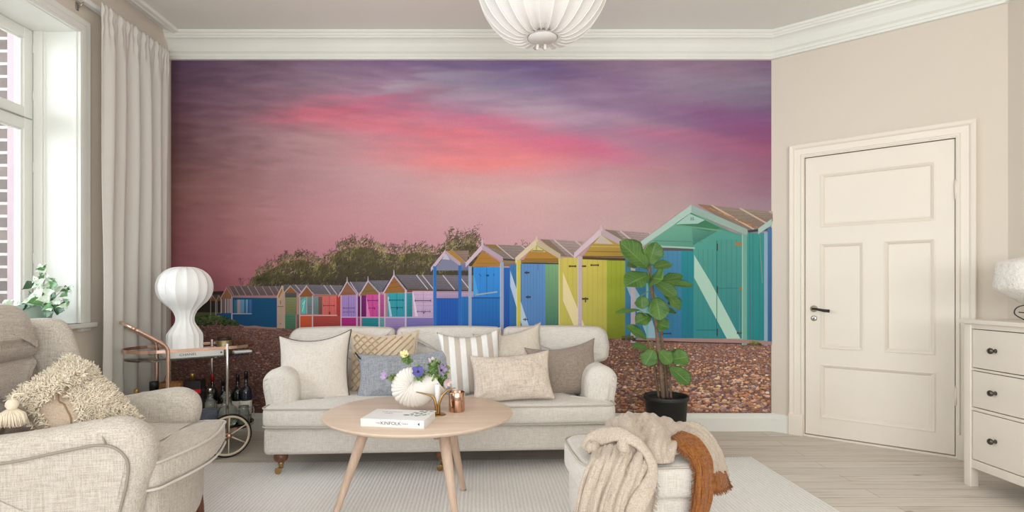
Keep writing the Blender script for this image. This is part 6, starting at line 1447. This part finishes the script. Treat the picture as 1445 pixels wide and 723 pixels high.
tl_ = N(nt, 'ShaderNodeBsdfTranslucent'); tl_.inputs[0].default_value = (*lin((120, 160, 60)), 1); ms = N(nt, 'ShaderNodeMixShader'); ms.inputs[0].default_value = 0.2; nt.links.new(b.outputs[0], ms.inputs[1]); nt.links.new(tl_.outputs[0], ms.inputs[2]); nt.links.new(ms.outputs[0], nt.nodes['Material Output'].inputs[0]); M['figleaf'] = m
def leafmesh(name, base, tip, wdt, facing, mat, parent, droop=0.15, shape='fig', cup=0.12, stem_to=None, seed=0):
    base = Vector(base); tip = Vector(tip); ax = tip-base; L = ax.length; ax.normalize(); fc = Vector(facing); sd = ax.cross(fc).normalized(); up = sd.cross(ax).normalized()
    nu, nv = 12, 8; vs = []; uv = []
    for i in range(nu+1):
        t = i/nu
        if shape == 'fig': ww_ = (math.sin(PI*min(1, t*0.93+0.06))**0.75)*(0.62+0.5*t)*(1 if t < 0.93 else (1-t)/0.07*0.55+0.45)*(0.9 if 0.3 < t < 0.5 else 1)
        else: ww_ = (1-t)**0.8*(0.5+2.2*min(t, 0.25)*2)+ (0.25 if 0.18 < t < 0.32 else 0)
        for j in range(nv+1):
            s_ = j/nv*2-1
            p = base+ax*L*t+sd*s_*ww_*wdt*0.5+up*(abs(s_)**1.5*cup*wdt*ww_ - droop*L*t*t + 0.03*wdt*math.sin(t*14+seed)*abs(s_))
            vs.append(p); uv.append((j/nv, t))
    me = bpy.data.meshes.new(name); fs = [(i*(nv+1)+j, i*(nv+1)+j+1, (i+1)*(nv+1)+j+1, (i+1)*(nv+1)+j) for i in range(nu) for j in range(nv)]
    me.from_pydata(vs, [], fs); me.materials.append(mat); ul = me.uv_layers.new(name='UVMap')
    for lp_ in me.loops: ul.data[lp_.index].uv = uv[lp_.vertex_index]
    for p in me.polygons: p.use_smooth = True
    o = bpy.data.objects.new(name, me); COL.objects.link(o); o.parent = parent; md = o.modifiers.new('t', 'SOLIDIFY'); md.thickness = 0.0012 if shape == 'fig' else 0.0006
    if stem_to is not None:
        mb = MB(); mb.tube(crom([base, base.lerp(Vector(stem_to), 0.5)+Vector((0, 0, 0.004)), Vector(stem_to)], 3), 0.003 if shape == 'fig' else 0.001, 6); mb.build('leaf_stalk', M['stem'], o)
    return o
LV = [  # base px, tip px, width m, depth offsets base/tip, facing, attach px
 ((914,378,-.05),(876,340,-.10),0.17,(0.2,-1,0.5),(915,372,0)), ((916,374,-.02),(926,342,-.06),0.13,(0.1,-1,0.4),(915,372,0)),
 ((915,388,-.06),(882,402,-.13),0.15,(0.1,-0.8,0.9),(916,380,0)), ((919,392,-.06),(934,394,-.14),0.16,(0,-1,0.3),(918,384,0)),
 ((913,370,0),(884,372,.06),0.13,(0,-0.8,0.8),(914,370,0)), ((922,378,0),(948,371,.04),0.08,(0,-1,0.9),(917,376,0)),
 ((930,400,.0),(979,401,-.02),0.085,(0.1,-0.75,1),(924,398,0)), ((930,398,.04),(964,388,.06),0.09,(0,-0.8,1),(922,394,0)),
 ((924,398,-.04),(956,418,-.08),0.10,(0.3,-1,0.4),(918,394,0)), ((936,412,.02),(962,436,.03),0.09,(0.4,-1,0.4),(930,405,.01)),
 ((926,420,-.04),(932,452,-.10),0.13,(-0.1,-1,0.2),(922,412,0)), ((905,418,-.02),(907,436,-.04),0.10,(0,-1,0.2),(918,410,0)),
 ((902,438,-.02),(868,440,-.03),0.05,(0,-0.6,1),(920,452,0)), ((936,438,.02),(954,440,.06),0.07,(0.1,-0.7,0.9),(930,430,.02)),
 ((918,446,.0),(897,455,-.04),0.10,(-0.2,-1,0.6),(922,440,0)), ((925,456,.0),(944,462,-.05),0.10,(0.2,-1,0.4),(925,448,0)),
 ((912,478,-.02),(885,460,-.06),0.085,(-0.2,-0.8,0.8),(922,494,0)), ((915,492,.0),(893,488,-.03),0.07,(-0.2,-0.7,0.9),(924,500,0)),
 ((922,494,-.02),(910,516,-.04),0.11,(-0.2,-1,0.3),(926,492,0)), ((930,496,-.03),(948,513,-.06),0.11,(0.2,-1,0.5),(928,490,0)),
 ((946,508,-.02),(972,503,-.02),0.12,(0.1,-1,0.6),(940,506,.01)), ((948,512,.0),(964,496,.04),0.10,(0.1,-1,0.5),(941,508,.01)),
 ((945,518,-.03),(975,542,-.08),0.115,(0.1,-1,0.7),(946,505,-.01)), ((944,430,.03),(960,420,.08),0.08,(0,-1,0.6),(932,430,.02))]
for i, (b_, t_, w0, fc, st) in enumerate(LV):
    leafmesh('leaf', fp(b_[0], b_[1], b_[2]), fp(t_[0], t_[1], t_[2]), w0*1.22, fc, M['figleaf'], fig, droop=0.06, stem_to=fp(*st), seed=i)

# ================================================================== ivy on the window sill
ix, iy = -2.60, 3.06; IZ = 0.87
ivy = empty('potted_ivy', (ix, iy, IZ), 0, 'variegated ivy in a sage-green pot on the window sill', 'potted plant')
mb = MB(); mb.lathe([(0, 0), (0.085, 0), (0.088, 0.004), (0.108, 0.10), (0.109, 0.106), (0.104, 0.108), (0.10, 0.10), (0.085, 0.085), (0, 0.085)], 36); mb.build('pot', plain('sage_glaze', (150, 172, 156), 0.45), ivy)
mb = MB(); mb.lathe([(0.1, 0.084), (0.05, 0.092), (0, 0.09)], 24); mb.build('soil', plain('ivy_soil', (58, 46, 38), 0.95), ivy)
i1 = plain('ivy_green', (74, 124, 56), 0.5, var=0.25, nscale=40); i2 = plain('ivy_variegated', (206, 220, 196), 0.5, var=0.18, nscale=60); i3 = plain('ivy_dark', (56, 92, 60), 0.5, var=0.2, nscale=40)
rr = random.Random(5)
def ip(px, py, dd): p = W(px, py, iy+dd); return Vector((p.x-ix, p.y-iy, p.z-IZ))
vines = [[(58,430,0),(62,412,0),(62,398,-.02),(66,390,0),(60,380,0),(58,375,0)], [(60,430,-.02),(75,422,-.03),(86,412,-.04),(94,412,-.05),(99,412,-.05)], [(55,430,-.02),(48,420,-.03),(46,408,-.03),(45,398,-.04)], [(50,432,-.05),(36,432,-.06),(22,432,-.07),(14,432,-.07)], [(62,430,-.03),(72,418,-.02),(74,406,-.02),(70,398,-.01)], [(64,432,-.06),(78,432,-.08),(88,424,-.08),(92,430,-.08)], [(60,430,-.05),(56,418,-.07),(64,408,-.07)]]
for v_ in vines:
    c = crom([ip(*p) for p in v_], 6); mb = MB(); mb.tube(c, 0.0014, 6); mb.build('vine', plain('ivy_stem', (110, 84, 76), 0.7) if 'ivystem' not in M else M['ivystem'], ivy)
    for k in range(3, len(c), 3):
        a = rr.uniform(0, 2*PI); d = Vector((math.cos(a), rr.uniform(-0.6, 0.1), math.sin(a)*0.7+0.1)).normalized(); L = rr.uniform(0.028, 0.05)
        leafmesh('leaf', c[k]+d*0.008, c[k]+d*L, L*1.15, (rr.uniform(-.4, .4), -1, rr.uniform(0.2, 0.9)), rr.choice([i1, i2, i2, i3, i1]), ivy, droop=0.2, shape='ivy', stem_to=None, seed=k)
for (px, py, s_, mt) in ((50,422,0.065,i1), (72,438,0.075,i3), (66,434,0.05,i1), (86,436,0.06,i3), (30,434,0.05,i3), (40,432,0.045,i3), (54,414,0.05,i2), (40,424,0.05,i2), (62,420,0.055,i2), (78,402,0.05,i1), (56,398,0.045,i2), (70,412,0.05,i2)):
    b_ = ip(px, py-4, -.09); leafmesh('leaf', b_, b_+Vector((rr.uniform(-0.5, 0.7)*s_, -0.01, -s_*0.8)), s_*1.05, (rr.uniform(-.3, .3), -1, rr.uniform(0.1, 0.5)), mt, ivy, droop=0.1, shape='ivy', seed=px)

# ================================================================== pendant lamp
pd = 2.60; pw = W(765.5, 50, pd)
pen = empty('pendant_lamp', (pw.x, pd, pw.z), 0, 'round white ribbed cocoon pendant lamp hanging from the ceiling', 'pendant lamp')
pr0 = [(0.064, 0.002), (0.075, -0.010), (0.105, -0.018), (0.14, -0.012), (0.19, 0.014), (0.24, 0.062), (0.28, 0.125), (0.307, 0.195), (0.316, 0.26), (0.306, 0.33), (0.27, 0.40), (0.20, 0.46), (0.12, 0.49), (0.07, 0.49), (0.06, 0.48)]
pf = [(p.x, p.y) for p in crom([(r, z, 0) for r, z in pr0], 5)]
NP = 22
mb = MB()
seg = NP*8
vs = []; fs = []
for (r, z) in pf:
    for k in range(seg):
        a = 2*PI*k/seg; q = (k % 8)/8; dip = math.sin(PI*q)**0.9; rr_ = r*(1-0.035*dip); zz = z+0.012*dip*max(0, 1-z/0.12)
        tw = 0.0; vs.append((rr_*math.cos(a+tw), rr_*math.sin(a+tw), zz))
for i in range(len(pf)-1):
    for k in range(seg): l = (k+1) % seg; fs.append((i*seg+k, i*seg+l, (i+1)*seg+l, (i+1)*seg+k))
mb.add(vs, fs)
m, nt, b = new_mat('pendant_skin'); b.inputs['Base Color'].default_value = (*lin((244, 241, 238)), 1); b.inputs['Roughness'].default_value = 0.6
tl_ = N(nt, 'ShaderNodeBsdfTranslucent'); tl_.inputs[0].default_value = (*lin((244, 240, 236)), 1); ms = N(nt, 'ShaderNodeMixShader'); ms.inputs[0].default_value = 0.3; nt.links.new(b.outputs[0], ms.inputs[1]); nt.links.new(tl_.outputs[0], ms.inputs[2]); nt.links.new(ms.outputs[0], nt.nodes['Material Output'].inputs[0])
bump(nt, b, noise_tex(nt, coords(nt, (1, 1, 0.5)), 40, 4), 0.15, 0.004); M['pskin'] = m
mb.build('ribbed_shade', m, pen)
mb = MB()
for k in range(NP): a = 2*PI*k/NP; mb.tube([(r*1.001*math.cos(a), r*1.001*math.sin(a), z) for r, z in pf], 0.0016, 5)
mb.build('wire_ribs', plain('pendant_rib', (252, 250, 246), 0.5), pen)
mb = MB(); mb.lathe([(0, -0.016), (0.066, -0.016), (0.068, -0.012), (0.064, 0.004), (0, 0.004)], 40); mb.build('bottom_disc', plain('pendant_disc', (236, 232, 230), 0.7), pen)
mb = MB(); rr = random.Random(4)
for k in range(64):
    a = 2*PI*k/64; mb.tube([(0.064*math.cos(a), 0.064*math.sin(a), 0.004), (0.074*math.cos(a+.02), 0.074*math.sin(a+.02), -0.013+0.003*rr.random()), (0.088*math.cos(a), 0.088*math.sin(a), -0.017)], [0.002, 0.0025, 0.001], 5)
for a in (1.85, 1.3): mb.tube([(0.064*math.cos(a), 0.064*math.sin(a), -0.005), (0.07*math.cos(a), 0.07*math.sin(a), -0.034), (0.068*math.cos(a+.05), 0.068*math.sin(a+.05), -0.038)], [0.006, 0.008, 0.004], 8)
mb.build('gathered_collar', M['pskin'], pen)
mb = MB(); mb.tube([(0, 0, 0.47), (0, 0, ZC-pw.z-0.03)], 0.003, 8); mb.lathe([(0.064, 0.478), (0.064, 0.49), (0, 0.49)], 24); mb.lathe([(0, ZC-pw.z-0.05), (0.045, ZC-pw.z-0.04), (0.05, ZC-pw.z-0.001), (0, ZC-pw.z-0.001)], 24); mb.build('cord', M['rail'], pen)

# ================================================================== chest of drawers
DXF = 2.548; DY1 = 3.03; DY0 = 1.93
dr = empty('chest_of_drawers', (DXF, DY1, 0), -PI/2, 'white stained chest of drawers with dark round knobs against the right wall', 'chest of drawers')
# local x runs towards the camera (world -y), local y into the chest (world +x)
DLn = DY1-DY0; DD = XR-DXF-0.025
wm = M['dresser']; DH = 0.905
mb = MB(); mb.bbox((-0.018, -0.02, DH-0.022), (DLn+0.018, DD, DH), 0.003); mb.build('top_panel', wm, dr)
mb = MB(); mb.bbox((0, 0.0, 0.115), (0.03, DD, DH-0.022), 0.002); mb.bbox((DLn-0.03, 0, 0.115), (DLn, DD, DH-0.022), 0.002); mb.bbox((0.03, DD-0.01, 0.115), (DLn-0.03, DD, DH-0.022), 0.001)
mb.bbox((0.03, 0.001, 0.856), (DLn-0.03, 0.02, DH-0.022), 0.002); mb.bbox((0.03, 0.001, 0.632), (DLn-0.03, 0.02, 0.644), 0.002); mb.bbox((0.03, 0.001, 0.416), (DLn-0.03, 0.02, 0.432), 0.002); mb.bbox((0.03, 0.001, 0.105), (DLn-0.03, 0.02, 0.15), 0.002)
mb.bbox((0.03, 0.05, 0.12), (DLn-0.03, DD-0.012, 0.135), 0.002)
mb.build('carcass', wm, dr, weld=False)
for x in (0, DLn-0.044):
    for y in (0, DD-0.044): mb = MB(); mb.bbox((x-0.002, y-0.002, 0), (x+0.042, y+0.042, DH-0.024 if y == 0 else 0.12), 0.003); mb.build('leg', wm, dr)
for z0, z1 in ((0.648, 0.852), (0.436, 0.628), (0.154, 0.412)):
    x0, x1 = 0.047, DLn-0.047
    mb = MB(); mb.bbox((x0, 0.004, z0), (x1, 0.022, z1), 0.002); mb.box((x0+0.01, 0.02, z0+0.01), (x1-0.01, DD-0.03, z1-0.03)); d = mb.build('drawer', wm, dr, weld=False)
    for kx in (0.185, DLn-0.185):
        kz = (z0+z1)/2; Mk = Matrix.Translation((kx, 0.004, kz)) @ Matrix.Rotation(PI/2, 4, 'X')
        mb = MB(); mb.lathe([(0.011, 0), (0.008, 0.004), (0.006, 0.012), (0.008, 0.018), (0.015, 0.022), (0.0165, 0.028), (0.013, 0.034), (0, 0.036)], 20, M=Mk); mb.build('knob', plain('pewter', (92, 88, 82), 0.3, 0.9, 0.1, 20) if 'pewter' not in bpy.data.materials else bpy.data.materials['pewter'], d)

# ---- white lamp on the chest
lx, ly = 2.815, 2.78
tl2 = empty('table_lamp', (lx, ly, DH), 0, 'table lamp with an angular textured white shade on the chest of drawers', 'table lamp')
m, nt, b = new_mat('crumpled_paper_shade'); b.inputs['Base Color'].default_value = (*lin((240, 236, 226)), 1); b.inputs['Roughness'].default_value = 0.9; bump(nt, b, noise_tex(nt, coords(nt), 45, 5, 0.65), 0.8, 0.02)
sx_ = W(1407, 400, 2.78).x-lx
rows = []
for (r, z) in ((0.0, 0.085), (0.12, 0.07), (0.272, 0.160), (0.280, 0.175), (0.268, 0.292), (0.258, 0.305), (0.15, 0.33), (0.0, 0.332)):
    rows.append([Vector((r*(1+0.01*noise.noise(Vector((math.cos(a)*3, math.sin(a)*3, z*9))))*math.copysign(abs(math.cos(a))**0.6, math.cos(a)), r*0.5*math.copysign(abs(math.sin(a))**0.6, math.sin(a)), z)) for a in [2*PI*k/64 for k in range(64)]])
mb = MB(); mb.grid(rows, closev=True); mb.build('lamp_shade', m, tl2)
mb = MB(); mb.lathe([(0, 0), (0.07, 0), (0.072, 0.006), (0.05, 0.02), (0.018, 0.04), (0.014, 0.12), (0, 0.12)], 28); mb.build('lamp_base', plain('lamp_base_white', (226, 220, 208), 0.5), tl2)
cd = crom([W(1446, 452, 2.73), W(1432, 443.5, 2.72), W(1435, 434.5, 2.74), W(1450, 430.5, 2.78), W(1470, 432, 2.80), W(1462, 440, 2.78), W(1448, 441.5, 2.74), W(1438, 441.0, 2.72)], 8)
mb = MB(); mb.tube([p-Vector((lx, ly, DH)) for p in cd], 0.0028, 8); mb.build('power_cord', M['black'], tl2)
# ================================================================== light and camera
w = bpy.data.worlds.new('World'); S.world = w; w.use_nodes = True
bg = w.node_tree.nodes['Background']; bg.inputs[0].default_value = (0.93, 0.965, 1.0, 1); bg.inputs[1].default_value = 1.4
def area(name, loc, rot, sx, sy, e, c):
    l = bpy.data.lights.new(name, 'AREA'); l.shape = 'RECTANGLE'; l.size = sx; l.size_y = sy; l.energy = e; l.color = c
    o = bpy.data.objects.new(name, l); COL.objects.link(o); o.location = loc; o.rotation_euler = rot; return o
area('window_daylight', (-5.6, 1.9, 2.3), (0, -PI/2+0.1, 0), 2.6, 3.0, 260, (0.80, 0.90, 1.0))
area('window_daylight_near', (-3.2, 0.1, 1.9), (0, -PI/2, 0), 1.8, 1.3, 75, (0.9, 0.95, 1.0))
area('rear_fill_uplight', (0.4, -1.9, 1.3), (PI/2+0.75, 0, 0), 4.0, 1.2, 105, (0.97, 0.985, 1.0))  # added unseen fill light, tilted up to brighten the ceiling
cam = bpy.data.cameras.new('camera'); co = bpy.data.objects.new('camera', cam); COL.objects.link(co); S.camera = co
co.location = (0, 0, CH); co.rotation_euler = (PI/2, 0, 0)
cam.sensor_fit = 'HORIZONTAL'; cam.sensor_width = 36; cam.lens = 36*F/1445; cam.shift_x = (722.5-CX)/1445; cam.shift_y = -(361.5-CY)/1445
cam.clip_start = 0.05
S.view_settings.view_transform = 'Standard'; S.view_settings.look = 'None'; S.view_settings.exposure = 0.25; S.view_settings.gamma = 1.0; S.view_settings.use_curve_mapping = False
